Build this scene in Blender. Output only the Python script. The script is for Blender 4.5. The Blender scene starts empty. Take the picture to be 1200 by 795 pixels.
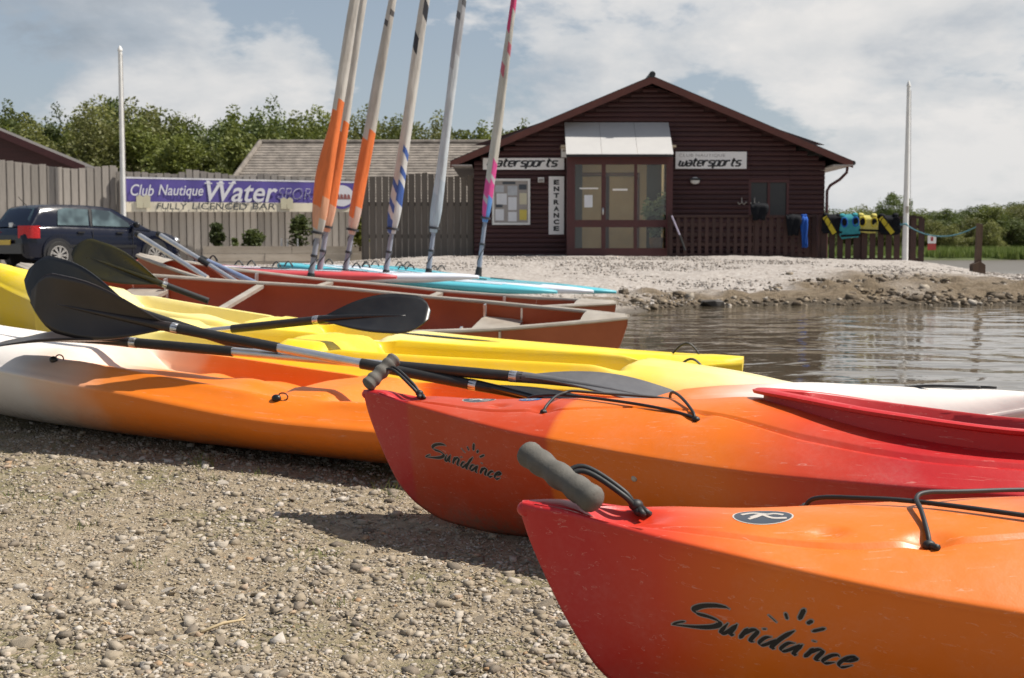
import bpy, bmesh, math, random
import numpy as np
from mathutils import Vector, Matrix
from mathutils.bvhtree import BVHTree

sc = bpy.context.scene
COL = sc.collection
R = random.Random(11)
NR = np.random.RandomState(5)
rad = math.radians

# ------------------------------------------------------------------ camera
CAM = Vector((0, 0, 0.70))
PITCH = math.atan((397.5 - 292.0) / 1500.0)
cd = bpy.data.cameras.new('camera')
cam = bpy.data.objects.new('camera', cd)
COL.objects.link(cam)
cam.location = CAM
cam.rotation_euler = (math.pi / 2 - PITCH, 0, 0)
cd.sensor_width = 36
cd.lens = 45
cd.clip_start = 0.05
cd.clip_end = 9000
cd.dof.use_dof = True
cd.dof.focus_distance = 2.5
cd.dof.aperture_fstop = 14
sc.camera = cam

# ------------------------------------------------------------------ sky and sun
SUN_EL, SUN_AZ = rad(56), rad(87)          # azimuth measured from +Y towards +X
world = bpy.data.worlds.new('World')
sc.world = world
world.use_nodes = True
wn, wl = world.node_tree.nodes, world.node_tree.links
for n in list(wn):
    wn.remove(n)
wout = wn.new('ShaderNodeOutputWorld')
wbg = wn.new('ShaderNodeBackground')
wbg.inputs['Strength'].default_value = 0.064
sky = wn.new('ShaderNodeTexSky')
sky.sky_type = 'NISHITA'
sky.sun_disc = False
sky.sun_elevation = SUN_EL
sky.sun_rotation = SUN_AZ
sky.air_density = 1.0
sky.dust_density = 1.5
tc = wn.new('ShaderNodeTexCoord')


def wmath(op, a, b=None, clamp=False):
    n = wn.new('ShaderNodeMath')
    n.operation = op
    n.use_clamp = clamp
    for i, v in enumerate((a, b)):
        if v is None:
            continue
        if isinstance(v, (int, float)):
            n.inputs[i].default_value = v
        else:
            wl.new(v, n.inputs[i])
    return n.outputs[0]


def wnoise(vec, scale, detail, rough, dist=0.0):
    n = wn.new('ShaderNodeTexNoise')
    n.inputs['Scale'].default_value = scale
    n.inputs['Detail'].default_value = detail
    n.inputs['Roughness'].default_value = rough
    n.inputs['Distortion'].default_value = dist
    wl.new(vec, n.inputs['Vector'])
    return n.outputs['Fac']


def wramp(fac, stops):
    n = wn.new('ShaderNodeValToRGB')
    el = n.color_ramp.elements
    while len(el) < len(stops):
        el.new(0.5)
    for e, (p, c) in zip(el, stops):
        e.position = p
        e.color = (*c, 1)
    wl.new(fac, n.inputs[0])
    return n.outputs['Color']


def wmix(fac, a, b):
    n = wn.new('ShaderNodeMix')
    n.data_type = 'RGBA'
    if isinstance(fac, (int, float)):
        n.inputs[0].default_value = fac
    else:
        wl.new(fac, n.inputs[0])
    for i, v in ((6, a), (7, b)):
        if isinstance(v, tuple):
            n.inputs[i].default_value = (*v, 1)
        else:
            wl.new(v, n.inputs[i])
    return n.outputs[2]


wsep = wn.new('ShaderNodeSeparateXYZ')
wl.new(tc.outputs['Generated'], wsep.inputs[0])
zz = wmath('ADD', wmath('ABSOLUTE', wsep.outputs[2]), 0.36)
wcomb = wn.new('ShaderNodeCombineXYZ')
wl.new(wmath('DIVIDE', wsep.outputs[0], zz), wcomb.inputs[0])
wl.new(wmath('DIVIDE', wsep.outputs[1], zz), wcomb.inputs[1])
wcomb.inputs[2].default_value = 3.7
cvec = wcomb.outputs[0]
n_big = wnoise(cvec, 2.9, 9, 0.60, 0.15)
n_cov = wnoise(cvec, 1.0, 3, 0.5)
n_shade = wnoise(cvec, 2.6, 7, 0.58, 0.2)
# heavier grey cloud on the west (left) side of the sky
west = wmath('MULTIPLY', wsep.outputs[0], -0.30)
cover = wmath('ADD', n_big, wmath('MULTIPLY', wmath('SUBTRACT', n_cov, 0.5), 0.5))
cover = wmath('SUBTRACT', cover, wmath('MULTIPLY', wmath('SUBTRACT', wmath('ABSOLUTE', wsep.outputs[2]), 0.15), 0.16))
mask = wramp(cover, [(0.43, (0, 0, 0)), (0.50, (0.75, 0.75, 0.75)), (0.58, (1, 1, 1))])
shade_in = wmath('ADD', wmath('MULTIPLY', n_shade, 1.0), west)
ccol = wramp(shade_in, [(0.36, (9.8, 9.6, 9.4)), (0.49, (8.2, 8.3, 8.4)), (0.60, (5.8, 6.3, 6.9)), (0.74, (3.9, 4.5, 5.2))])
el_ = wmath('ABSOLUTE', wsep.outputs[2])
skyc = wmix(wramp(el_, [(0.0, (.62, .62, .62)), (0.45, (.08, .08, .08))]), sky.outputs[0], (6.6, 7.4, 8.3))
clouds = wmix(mask, skyc, ccol)
# hazier near the horizon
hz = wmath('MULTIPLY', wramp(wmath('ABSOLUTE', wsep.outputs[2]), [(0.0, (1, 1, 1)), (0.10, (0, 0, 0))]), 0.42)
clouds = wmix(hz, clouds, (7.4, 7.8, 8.1))
wl.new(clouds, wbg.inputs['Color'])
wl.new(wbg.outputs[0], wout.inputs[0])

sd = bpy.data.lights.new('sun', 'SUN')
sd.energy = 5.0
sd.angle = rad(0.53)
sd.color = (1.0, 0.945, 0.86)
sun = bpy.data.objects.new('sun', sd)
COL.objects.link(sun)
SDIR = Vector((math.sin(SUN_AZ) * math.cos(SUN_EL), math.cos(SUN_AZ) * math.cos(SUN_EL), math.sin(SUN_EL)))
sun.rotation_euler = SDIR.to_track_quat('Z', 'Y').to_euler()
sun.location = (20, 6, 30)

sc.view_settings.view_transform = 'Standard'
sc.view_settings.look = 'None'
sc.view_settings.exposure = 0.36
sc.view_settings.gamma = 1.0
sc.render.engine = 'CYCLES'
sc.cycles.max_bounces = 6
sc.cycles.use_denoising = True

# ------------------------------------------------------------------ helpers


def W(px, py, Y):
    """World point at distance Y in front of the camera seen at photo pixel (px, py)."""
    u, v = (px - 600) / 1500.0, (397.5 - py) / 1500.0
    cp, sp = math.cos(PITCH), math.sin(PITCH)
    dy, dz = cp + v * sp, -sp + v * cp
    k = Y / dy
    return Vector((u * k, Y, CAM.z + dz * k))


def setp(o, label=None, cat=None, group=None, kind=None):
    if label:
        o['label'] = label
    if cat:
        o['category'] = cat
    if group:
        o['group'] = group
    if kind:
        o['kind'] = kind
    return o


def thing(name, label, cat, loc=(0, 0, 0), rot=(0, 0, 0), group=None):
    o = bpy.data.objects.new(name, None)
    COL.objects.link(o)
    o.empty_display_size = 0.2
    o.location = loc
    o.rotation_euler = rot
    return setp(o, label, cat, group)


class MB:
    """Collects shapes, then links them as one mesh object."""

    def __init__(self):
        self.v, self.f, self.mi = [], [], []
        self.cur = 0

    def add(self, vs, fs):
        b = len(self.v)
        self.v.extend([tuple(p) for p in vs])
        for f in fs:
            self.f.append(tuple(i + b for i in f))
            self.mi.append(self.cur)
        return self

    def box(self, c, s, rz=0.0, M=None):
        x, y, z = s[0] / 2, s[1] / 2, s[2] / 2
        vs = [Vector((a, b, d)) for d in (-z, z) for b in (-y, y) for a in (-x, x)]
        if M is not None:
            vs = [M @ p for p in vs]
        if rz:
            m = Matrix.Rotation(rz, 3, 'Z')
            vs = [m @ p for p in vs]
        vs = [p + Vector(c) for p in vs]
        return self.add(vs, [(0, 2, 3, 1), (4, 5, 7, 6), (0, 1, 5, 4), (1, 3, 7, 5), (3, 2, 6, 7), (2, 0, 4, 6)])

    def bar(self, a, b, w, h, up=(0, 0, 1)):
        """Rectangular bar from a to b."""
        a, b = Vector(a), Vector(b)
        d = (b - a).normalized()
        up = Vector(up)
        if abs(d.dot(up)) > 0.95:
            up = Vector((0, 1, 0))
        s = d.cross(up).normalized()
        u = s.cross(d).normalized()
        vs = []
        for p in (a, b):
            for i, j in ((-1, -1), (1, -1), (1, 1), (-1, 1)):
                vs.append(p + s * (i * w / 2) + u * (j * h / 2))
        return self.add(vs, [(0, 1, 2, 3), (7, 6, 5, 4), (0, 4, 5, 1), (1, 5, 6, 2), (2, 6, 7, 3), (3, 7, 4, 0)])

    def tube(self, pts, r, n=8, cap=True, flat=1.0, up=None):
        pts = [Vector(p) for p in pts]
        k = len(pts)
        rs = [r] * k if isinstance(r, (int, float)) else list(r)
        nrm = None
        vs = []
        for i, p in enumerate(pts):
            t = (pts[min(i + 1, k - 1)] - pts[max(i - 1, 0)])
            if t.length < 1e-9:
                t = Vector((0, 0, 1))
            t.normalize()
            if nrm is None:
                ref = Vector(up) if up is not None else (Vector((0, 0, 1)) if abs(t.z) < 0.9 else Vector((1, 0, 0)))
                nrm = (ref - t * ref.dot(t)).normalized()
            else:
                nrm = (nrm - t * nrm.dot(t))
                nrm = nrm.normalized() if nrm.length > 1e-6 else Vector((0, 1, 0))
            bn = t.cross(nrm)
            for j in range(n):
                a = 2 * math.pi * j / n
                vs.append(p + nrm * (math.cos(a) * rs[i] * flat) + bn * (math.sin(a) * rs[i]))
        fs = []
        for i in range(k - 1):
            for j in range(n):
                a, b = i * n + j, i * n + (j + 1) % n
                fs.append((a, b, b + n, a + n))
        if cap:
            fs.append(tuple(range(n - 1, -1, -1)))
            fs.append(tuple((k - 1) * n + j for j in range(n)))
        return self.add(vs, fs)

    def ell(self, c, r, n=10, m=7, M=None):
        c = Vector(c)
        vs = [Vector((0, 0, -r[2]))]
        for i in range(1, m):
            ph = -math.pi / 2 + math.pi * i / m
            for j in range(n):
                a = 2 * math.pi * j / n
                vs.append(Vector((r[0] * math.cos(ph) * math.cos(a), r[1] * math.cos(ph) * math.sin(a), r[2] * math.sin(ph))))
        vs.append(Vector((0, 0, r[2])))
        if M is not None:
            vs = [M @ p for p in vs]
        vs = [p + c for p in vs]
        fs = []
        for j in range(n):
            fs.append((0, 1 + (j + 1) % n, 1 + j))
        for i in range(m - 2):
            for j in range(n):
                a, b = 1 + i * n + j, 1 + i * n + (j + 1) % n
                fs.append((a, b, b + n, a + n))
        top = len(vs) - 1
        o = 1 + (m - 2) * n
        for j in range(n):
            fs.append((o + j, o + (j + 1) % n, top))
        return self.add(vs, fs)

    def grid(self, P, close_u=False, flip=False):
        """P: list of rows of points."""
        a, b = len(P), len(P[0])
        vs = [p for row in P for p in row]
        fs = []
        for i in range(a - 1):
            for j in range(b if close_u else b - 1):
                q = (i * b + j, i * b + (j + 1) % b, (i + 1) * b + (j + 1) % b, (i + 1) * b + j)
                fs.append(q[::-1] if flip else q)
        return self.add(vs, fs)

    def poly(self, pts, thick, axis=(0, 1, 0)):
        """Extrude a closed outline by thick along axis."""
        ax = Vector(axis) * thick
        k = len(pts)
        vs = [Vector(p) for p in pts] + [Vector(p) + ax for p in pts]
        fs = [tuple(range(k)), tuple(range(2 * k - 1, k - 1, -1))]
        for i in range(k):
            j = (i + 1) % k
            fs.append((i, i + k, j + k, j))
        return self.add(vs, fs)

    def mesh(self, name, mats, smooth=False, recalc=True):
        me = bpy.data.meshes.new(name)
        me.from_pydata([tuple(p) for p in self.v], [], self.f)
        if recalc:
            bm = bmesh.new()
            bm.from_mesh(me)
            bmesh.ops.recalc_face_normals(bm, faces=bm.faces)
            bm.to_mesh(me)
            bm.free()
        if not isinstance(mats, (list, tuple)):
            mats = [mats]
        for m in mats:
            me.materials.append(m)
        if len(mats) > 1:
            me.polygons.foreach_set('material_index', self.mi)
        if smooth:
            me.polygons.foreach_set('use_smooth', [True] * len(me.polygons))
            if smooth is not True:
                me.set_sharp_from_angle(angle=rad(smooth))
        return me

    def build(self, name, mats, parent=None, smooth=False, kind=None, recalc=True):
        return link(name, self.mesh(name, mats, smooth, recalc), parent, kind)


def link(name, me, parent=None, kind=None, loc=None):
    o = bpy.data.objects.new(name, me)
    COL.objects.link(o)
    if parent is not None:
        o.parent = parent
    if kind:
        o['kind'] = kind
    if loc is not None:
        o.location = loc
    return o


def dup_tree(o, parent=None):
    c = o.copy()
    COL.objects.link(c)
    c.parent = parent
    for ch in list(o.children):
        dup_tree(ch, c)
    return c


def np_mesh(name, V, F, mats, smooth=False):
    """Mesh from numpy arrays; F is (n, k)."""
    me = bpy.data.meshes.new(name)
    n, k = F.shape
    me.vertices.add(len(V))
    me.vertices.foreach_set('co', np.asarray(V, dtype=np.float32).ravel())
    me.loops.add(n * k)
    me.loops.foreach_set('vertex_index', F.astype(np.int32).ravel())
    me.polygons.add(n)
    me.polygons.foreach_set('loop_start', np.arange(0, n * k, k, dtype=np.int32))
    me.polygons.foreach_set('loop_total', np.full(n, k, dtype=np.int32))
    if smooth:
        me.polygons.foreach_set('use_smooth', np.ones(n, dtype=bool))
    for m in (mats if isinstance(mats, (list, tuple)) else [mats]):
        me.materials.append(m)
    me.update(calc_edges=True)
    me.validate()
    return me


def pch(pts):
    """Smooth monotone-ish interpolation through (x, y) control points."""
    xs = np.array([p[0] for p in pts], float)
    ys = np.array([p[1] for p in pts], float)
    h = np.diff(xs)
    d = np.diff(ys) / h
    m = np.zeros(len(xs))
    m[1:-1] = np.where(d[:-1] * d[1:] > 0, 2 * d[:-1] * d[1:] / (d[:-1] + d[1:] + 1e-12), 0)
    m[0], m[-1] = d[0], d[-1]

    def f(x):
        x = np.clip(np.asarray(x, float), xs[0], xs[-1])
        i = np.clip(np.searchsorted(xs, x) - 1, 0, len(h) - 1)
        t = (x - xs[i]) / h[i]
        a = (1 + 2 * t) * (1 - t) ** 2
        b = t * (1 - t) ** 2
        c = t * t * (3 - 2 * t)
        e = t * t * (t - 1)
        return a * ys[i] + b * h[i] * m[i] + c * ys[i + 1] + e * h[i] * m[i + 1]
    return f


def sstep(a, b, x):
    t = np.clip((np.asarray(x, float) - a) / (b - a), 0, 1)
    return t * t * (3 - 2 * t)


def vnoise(x, y, seed=0):
    """Numpy value noise in 0..1."""
    x = np.asarray(x, float)
    y = np.asarray(y, float)
    xi, yi = np.floor(x).astype(np.int64), np.floor(y).astype(np.int64)
    xf, yf = x - xi, y - yi
    u, v = xf * xf * (3 - 2 * xf), yf * yf * (3 - 2 * yf)

    def h(i, j):
        n = (i * 374761393 + j * 668265263 + seed * 974634777) & 0xffffffff
        n = ((n ^ (n >> 13)) * 1274126177) & 0xffffffff
        return ((n ^ (n >> 16)) & 0xffff) / 65535.0
    return (h(xi, yi) * (1 - u) + h(xi + 1, yi) * u) * (1 - v) + (h(xi, yi + 1) * (1 - u) + h(xi + 1, yi + 1) * u) * v


# ------------------------------------------------------------------ materials
def new_mat(name):
    m = bpy.data.materials.new(name)
    m.use_nodes = True
    nt = m.node_tree
    b = nt.nodes['Principled BSDF']
    return m, nt, b


def N(nt, t, **kw):
    n = nt.nodes.new(t)
    for k, v in kw.items():
        if k in n.inputs:
            n.inputs[k].default_value = v
        else:
            setattr(n, k, v)
    return n


def ramp(nt, fac, stops, interp='LINEAR'):
    n = nt.nodes.new('ShaderNodeValToRGB')
    n.color_ramp.interpolation = interp
    el = n.color_ramp.elements
    while len(el) < len(stops):
        el.new(0.5)
    for e, (p, c) in zip(el, stops):
        e.position = p
        e.color = (*c[:3], 1)
    nt.links.new(fac, n.inputs[0])
    return n.outputs['Color']


def mixc(nt, fac, a, b, mode='MIX'):
    n = nt.nodes.new('ShaderNodeMix')
    n.data_type = 'RGBA'
    n.blend_type = mode
    if isinstance(fac, (int, float)):
        n.inputs[0].default_value = fac
    else:
        nt.links.new(fac, n.inputs[0])
    for i, v in ((6, a), (7, b)):
        if isinstance(v, tuple):
            n.inputs[i].default_value = (*v[:3], 1)
        else:
            nt.links.new(v, n.inputs[i])
    return n.outputs[2]


def fmath(nt, op, a, b=0.0, clamp=False):
    n = nt.nodes.new('ShaderNodeMath')
    n.operation = op
    n.use_clamp = clamp
    for i, v in enumerate((a, b)):
        if isinstance(v, (int, float)):
            n.inputs[i].default_value = v
        else:
            nt.links.new(v, n.inputs[i])
    return n.outputs[0]


def ncoord(nt, scale=(1, 1, 1), coord='Object'):
    t = nt.nodes.new('ShaderNodeTexCoord')
    mp = nt.nodes.new('ShaderNodeMapping')
    mp.inputs['Scale'].default_value = scale
    nt.links.new(t.outputs[coord], mp.inputs[0])
    return mp.outputs[0]


def nnoise(nt, vec, scale, detail=4, rough=0.55, dist=0.0):
    n = nt.nodes.new('ShaderNodeTexNoise')
    n.inputs['Scale'].default_value = scale
    n.inputs['Detail'].default_value = detail
    n.inputs['Roughness'].default_value = rough
    n.inputs['Distortion'].default_value = dist
    nt.links.new(vec, n.inputs['Vector'])
    return n.outputs['Fac']


def nbump(nt, b, height, strength, dist):
    n = nt.nodes.new('ShaderNodeBump')
    n.inputs['Strength'].default_value = strength
    n.inputs['Distance'].default_value = dist
    nt.links.new(height, n.inputs['Height'])
    nt.links.new(n.outputs[0], b.inputs['Normal'])


def mat(name, c, rough=0.6, c2=None, nscale=6.0, stretch=(1, 1, 1), metal=0.0, bump=0.0, bscale=40.0, bdist=0.003,
        per_obj=0.0, coord='Object', spec=None, coat=0.0, rvar=0.0):
    """Plain procedural material: noise between two colours, bump, a tint per object."""
    m, nt, b = new_mat(name)
    vec = ncoord(nt, stretch, coord)
    if c2 is None:
        c2 = tuple(x * 0.8 for x in c)
    f = nnoise(nt, vec, nscale, 5, 0.6)
    col = ramp(nt, f, [(0.32, c), (0.68, c2)])
    if per_obj:
        oi = nt.nodes.new('ShaderNodeObjectInfo')
        k = fmath(nt, 'MULTIPLY_ADD', oi.outputs['Random'], per_obj)
        k.node.inputs[2].default_value = 1 - per_obj * 0.6
        hsv = nt.nodes.new('ShaderNodeHueSaturation')
        nt.links.new(k, hsv.inputs['Value'])
        nt.links.new(col, hsv.inputs['Color'])
        col = hsv.outputs[0]
    nt.links.new(col, b.inputs['Base Color'])
    b.inputs['Roughness'].default_value = rough
    if rvar:
        r = fmath(nt, 'MULTIPLY_ADD', nnoise(nt, vec, nscale * 2.3, 4), rvar)
        r.node.inputs[2].default_value = rough - rvar / 2
        nt.links.new(r, b.inputs['Roughness'])
    b.inputs['Metallic'].default_value = metal
    if spec is not None:
        b.inputs['Specular IOR Level'].default_value = spec
    if coat:
        b.inputs['Coat Weight'].default_value = coat
        b.inputs['Coat Roughness'].default_value = 0.08
    if bump:
        nbump(nt, b, nnoise(nt, vec, bscale, 5, 0.6), bump, bdist)
    return m


def leaf_mat(name, c, c2, trans=0.35):
    m, nt, b = new_mat(name)
    g = nt.nodes.new('ShaderNodeNewGeometry')
    oi = nt.nodes.new('ShaderNodeObjectInfo')
    r = fmath(nt, 'FRACT', fmath(nt, 'ADD', g.outputs['Random Per Island'], oi.outputs['Random']))
    col = ramp(nt, r, [(0.0, c), (1.0, c2)])
    k = fmath(nt, 'MULTIPLY_ADD', oi.outputs['Random'], 0.5)
    k.node.inputs[2].default_value = 0.72
    hsv = nt.nodes.new('ShaderNodeHueSaturation')
    nt.links.new(k, hsv.inputs['Value'])
    nt.links.new(col, hsv.inputs['Color'])
    nt.links.new(hsv.outputs[0], b.inputs['Base Color'])
    b.inputs['Roughness'].default_value = 0.6
    tr = nt.nodes.new('ShaderNodeBsdfTranslucent')
    nt.links.new(hsv.outputs[0], tr.inputs[0])
    mx = nt.nodes.new('ShaderNodeMixShader')
    mx.inputs[0].default_value = trans
    nt.links.new(b.outputs[0], mx.inputs[1])
    nt.links.new(tr.outputs[0], mx.inputs[2])
    nt.links.new(mx.outputs[0], nt.nodes['Material Output'].inputs[0])
    return m


def kayak_mat(name, stops, wob=0.10, wscale=2.6, rough=0.36, dust=0.10, axis='X', sharp=None):
    """Rotomoulded plastic: colour bands along the boat with a wandering border, scuffs and faint dust."""
    m, nt, b = new_mat(name)
    t = nt.nodes.new('ShaderNodeTexCoord')
    sep = nt.nodes.new('ShaderNodeSeparateXYZ')
    nt.links.new(t.outputs['Object'], sep.inputs[0])
    vec = t.outputs['Object']
    n1 = nnoise(nt, vec, wscale, 3, 0.6, 0.4)
    xx = fmath(nt, 'ADD', sep.outputs[0], fmath(nt, 'MULTIPLY', fmath(nt, 'SUBTRACT', n1, 0.5), wob * 2))
    L = stops[-1][0]
    col = ramp(nt, fmath(nt, 'DIVIDE', xx, L), [(p / L, c) for p, c in stops])
    # pigment mottling
    f = nnoise(nt, vec, 22, 6, 0.65)
    col = mixc(nt, fmath(nt, 'MULTIPLY', ramp(nt, f, [(0.35, (0, 0, 0)), (0.75, (1, 1, 1))]), 0.16), col, (1.0, 0.95, 0.9), 'MULTIPLY')
    # dust lying in patches
    d = nnoise(nt, vec, 5.0, 7, 0.72)
    d2 = nnoise(nt, vec, 120.0, 3, 0.6)
    dm = fmath(nt, 'MULTIPLY', ramp(nt, d, [(0.45, (0, 0, 0)), (0.75, (1, 1, 1))]), ramp(nt, d2, [(0.35, (0.3, 0.3, 0.3)), (0.7, (1, 1, 1))]))
    col = mixc(nt, fmath(nt, 'MULTIPLY', dm, dust), col, (0.62, 0.55, 0.47))
    # fine pale scratches running roughly along the boat
    mp = nt.nodes.new('ShaderNodeMapping')
    mp.inputs['Scale'].default_value = (3.0, 60, 60)
    mp.inputs['Rotation'].default_value = (0.0, 0.35, 0.25)
    nt.links.new(vec, mp.inputs[0])
    s = nnoise(nt, mp.outputs[0], 2.2, 2, 0.5, 0.8)
    sm = ramp(nt, s, [(0.655, (0, 0, 0)), (0.675, (1, 1, 1)), (0.69, (0, 0, 0))])
    col = mixc(nt, fmath(nt, 'MULTIPLY', sm, 0.28), col, (0.75, 0.6, 0.5))
    # mud and grit rubbed into the lowest part of the hull
    zl = fmath(nt, 'ADD', sep.outputs[2], fmath(nt, 'MULTIPLY', fmath(nt, 'SUBTRACT', nnoise(nt, vec, 7, 6, 0.7), 0.5), 0.16))
    mud = fmath(nt, 'MULTIPLY', ramp(nt, zl, [(0.02, (1, 1, 1)), (0.075, (0.25, 0.25, 0.25)), (0.13, (0, 0, 0))]), ramp(nt, nnoise(nt, vec, 55, 4, 0.7), [(0.35, (0.15, 0.15, 0.15)), (0.65, (0.8, 0.8, 0.8))]))
    col = mixc(nt, mud, col, (0.19, 0.145, 0.10))
    nt.links.new(col, b.inputs['Base Color'])
    r = fmath(nt, 'MULTIPLY_ADD', d, 0.35)
    r.node.inputs[2].default_value = rough - 0.14
    nt.links.new(r, b.inputs['Roughness'])
    h = fmath(nt, 'ADD', fmath(nt, 'MULTIPLY', nnoise(nt, vec, 9, 3, 0.5), 1.0), fmath(nt, 'MULTIPLY', nnoise(nt, vec, 260, 2, 0.5), 0.06))
    nbump(nt, b, h, 0.35, 0.006)
    b.inputs['Subsurface Weight'].default_value = 0.0
    return m


def paint(name, c, rough=0.5, **k):
    return mat(name, c, rough, tuple(x * 0.86 for x in c), **k)


M = {}
M['black_rubber'] = mat('black_rubber', (0.012, 0.012, 0.012), 0.55, (0.02, 0.02, 0.02), 30, bump=0.15, bscale=200, bdist=0.001)
M['black_plastic'] = mat('black_plastic', (0.010, 0.010, 0.011), 0.34, (0.018, 0.018, 0.018), 12, rvar=0.2, bump=0.1, bscale=60)
M['brown_plastic'] = mat('brown_plastic', (0.022, 0.015, 0.012), 0.32, (0.032, 0.022, 0.018), 9, rvar=0.2)
M['grey_plastic'] = mat('grey_plastic', (0.115, 0.115, 0.120), 0.5, (0.085, 0.085, 0.09), 14, rvar=0.2, bump=0.15, bscale=80)
M['grip_grey'] = mat('grip_grey', (0.125, 0.116, 0.10), 0.75, (0.09, 0.083, 0.07), 25, bump=0.5, bscale=190, bdist=0.0015)
M['alu'] = mat('alu', (0.72, 0.72, 0.72), 0.33, (0.6, 0.6, 0.6), 20, metal=0.85, rvar=0.2)
M['alu_dull'] = mat('alu_dull', (0.52, 0.47, 0.40), 0.5, (0.40, 0.35, 0.29), 9, metal=0.45, rvar=0.25)
M['white_paint'] = mat('white_paint', (0.78, 0.77, 0.74), 0.45, (0.66, 0.65, 0.62), 5)
M['white_sign'] = mat('white_sign', (0.86, 0.84, 0.82), 0.5, (0.80, 0.78, 0.76), 4)
M['ink_black'] = mat('ink_black', (0.012, 0.012, 0.014), 0.5, (0.016, 0.016, 0.018), 8)
M['ink_grey'] = mat('ink_grey', (0.34, 0.31, 0.29), 0.5, (0.30, 0.27, 0.25), 8)
M['ink_slate'] = mat('ink_slate', (0.045, 0.055, 0.07), 0.4, (0.055, 0.065, 0.08), 8)
M['ink_pale'] = mat('ink_pale', (0.55, 0.50, 0.45), 0.4, (0.5, 0.45, 0.4), 8)
M['ink_blue'] = mat('ink_blue', (0.03, 0.12, 0.30), 0.4, (0.03, 0.10, 0.25), 8)
M['dark_stain'] = mat('dark_stain', (0.060, 0.0165, 0.0155), 0.62, (0.042, 0.012, 0.0115), 3, (0.6, 1, 6), per_obj=0.25, bump=0.25, bscale=30, bdist=0.004)
M['red_brown_trim'] = mat('red_brown_trim', (0.125, 0.034, 0.022), 0.5, (0.098, 0.026, 0.018), 4)
M['frame_brown'] = mat('frame_brown', (0.085, 0.021, 0.020), 0.5, (0.066, 0.016, 0.016), 6)
# ------------------------------------------------------------------ terrain
WATER_Z = -0.12
INLET = np.array([(3.6, -4), (3.4, 1.0), (3.0, 3.0), (2.5, 4.5), (1.75, 6.2), (1.05, 7.6), (0.80, 8.6), (0.76, 10.0), (0.84, 12.0),
                  (1.05, 14.0), (1.35, 15.6), (1.75, 16.9), (2.3, 17.9), (3.2, 18.5), (4.6, 18.75), (6.0, 18.6), (7.6, 18.9), (9.5, 18.8),
                  (12.0, 19.0), (16, 19.2), (24, 18.8), (34, 16.0), (34, -4)], float)
LAKE = np.array([(10.4, 31), (10.8, 28.5), (12.5, 26.4), (15.5, 25.6), (20, 25.4), (30, 25.2), (60, 24), (400, 20), (1500, 60), (1500, 105), (200, 100),
                 (60, 97), (20, 95), (12, 92), (10.6, 60), (10.3, 40)], float)


def sdist(P, X, Y):
    """Signed distance to polygon P, positive outside."""
    X = np.asarray(X, float)
    Y = np.asarray(Y, float)
    d = np.full(X.shape, 1e9)
    ins = np.zeros(X.shape, bool)
    k = len(P)
    for i in range(k):
        ax, ay = P[i]
        bx, by = P[(i + 1) % k]
        ex, ey = bx - ax, by - ay
        t = np.clip(((X - ax) * ex + (Y - ay) * ey) / (ex * ex + ey * ey), 0, 1)
        d = np.minimum(d, np.hypot(X - ax - t * ex, Y - ay - t * ey))
        if ay != by:
            c = ((ay > Y) != (by > Y)) & (X < (bx - ax) * (Y - ay) / (by - ay) + ax)
            ins ^= c
    return np.where(ins, -d, d)


def ground_fields(X, Y):
    X = np.asarray(X, float)
    Y = np.asarray(Y, float)
    wob = (vnoise(X * 1.3, Y * 1.3, 3) - 0.5) * 0.45 + (vnoise(X * 4, Y * 4, 4) - 0.5) * 0.16
    wobs = np.where(Y > 12, 1.0, 0.35)
    d1 = sdist(INLET, X, Y) + wob * wobs
    d2 = sdist(LAKE, X, Y) + (vnoise(X * 0.4, Y * 0.4, 9) - 0.5) * 1.2
    T = 0.03 * np.clip(Y - 3.3, 0, 11.5)
    T = T + 0.045 * np.clip(-1.2 - X, 0, 3) * sstep(4.2, 6.0, Y) * sstep(15, 11, Y)
    T = T + 0.10 * np.exp(-((X + 2.7) / 1.1) ** 2 - ((Y - 6.75) / .7) ** 2)
    T = T + 0.19 * sstep(17, 28.5, Y) * sstep(-5.5, -1.2, X)
    T = T - 0.10 * sstep(20, 26, Y) * sstep(-5, -8, X)
    T = T - 0.24 * sstep(7.2, 9.6, X - (Y - 24) * .32) * sstep(19, 22, Y)
    lam = np.where(Y > 14, 2.4, 1.7)
    land = T - (T - WATER_Z) * np.exp(-np.clip(d1, 0, None) / lam)
    land = np.where(d1 < 0, WATER_Z + np.clip(d1, -1.6, 0) * 0.30, land)
    lam2 = 1.3
    land = np.where(d2 < 0, np.minimum(land, WATER_Z + np.clip(d2, -2, 0) * 0.35),
                    WATER_Z + (land - WATER_Z) * (1 - np.exp(-np.clip(d2, 0, None) / lam2)))
    return land, d1, d2


def G(x, y):
    return float(ground_fields(np.array([x]), np.array([y]))[0][0])


def rng(a, b, s):
    return np.arange(a, b, s)


gx = np.concatenate([[-4000, -1500, -600, -300, -180], rng(-120, -40, 10), rng(-40, -14, 1.5), rng(-14, -4, 0.25), rng(-4, 12, 0.06), rng(12, 20, 0.3),
                     rng(20, 60, 3), [60, 80, 110, 160, 240, 400, 700, 1600, 4000]])
gy = np.concatenate([[-400, -60, -20], rng(-8, 1.2, 0.5), rng(1.2, 8, 0.04), rng(8, 17.5, 0.12), rng(17.5, 24, 0.05), rng(24, 34, 0.15), rng(34, 60, 1.5),
                     rng(60, 110, 3), [110, 130, 170, 240, 400, 800, 2000, 5000]])
GX, GY = np.meshgrid(gx, gy)
GZ, GD1, GD2 = ground_fields(GX, GY)
near = sstep(12, 7, GY) * sstep(6, 4, np.abs(GX))
fine = (vnoise(GX * 5, GY * 5, 1) - 0.5) * 0.022 + (vnoise(GX * 14, GY * 14, 2) - 0.5) * 0.012
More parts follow.
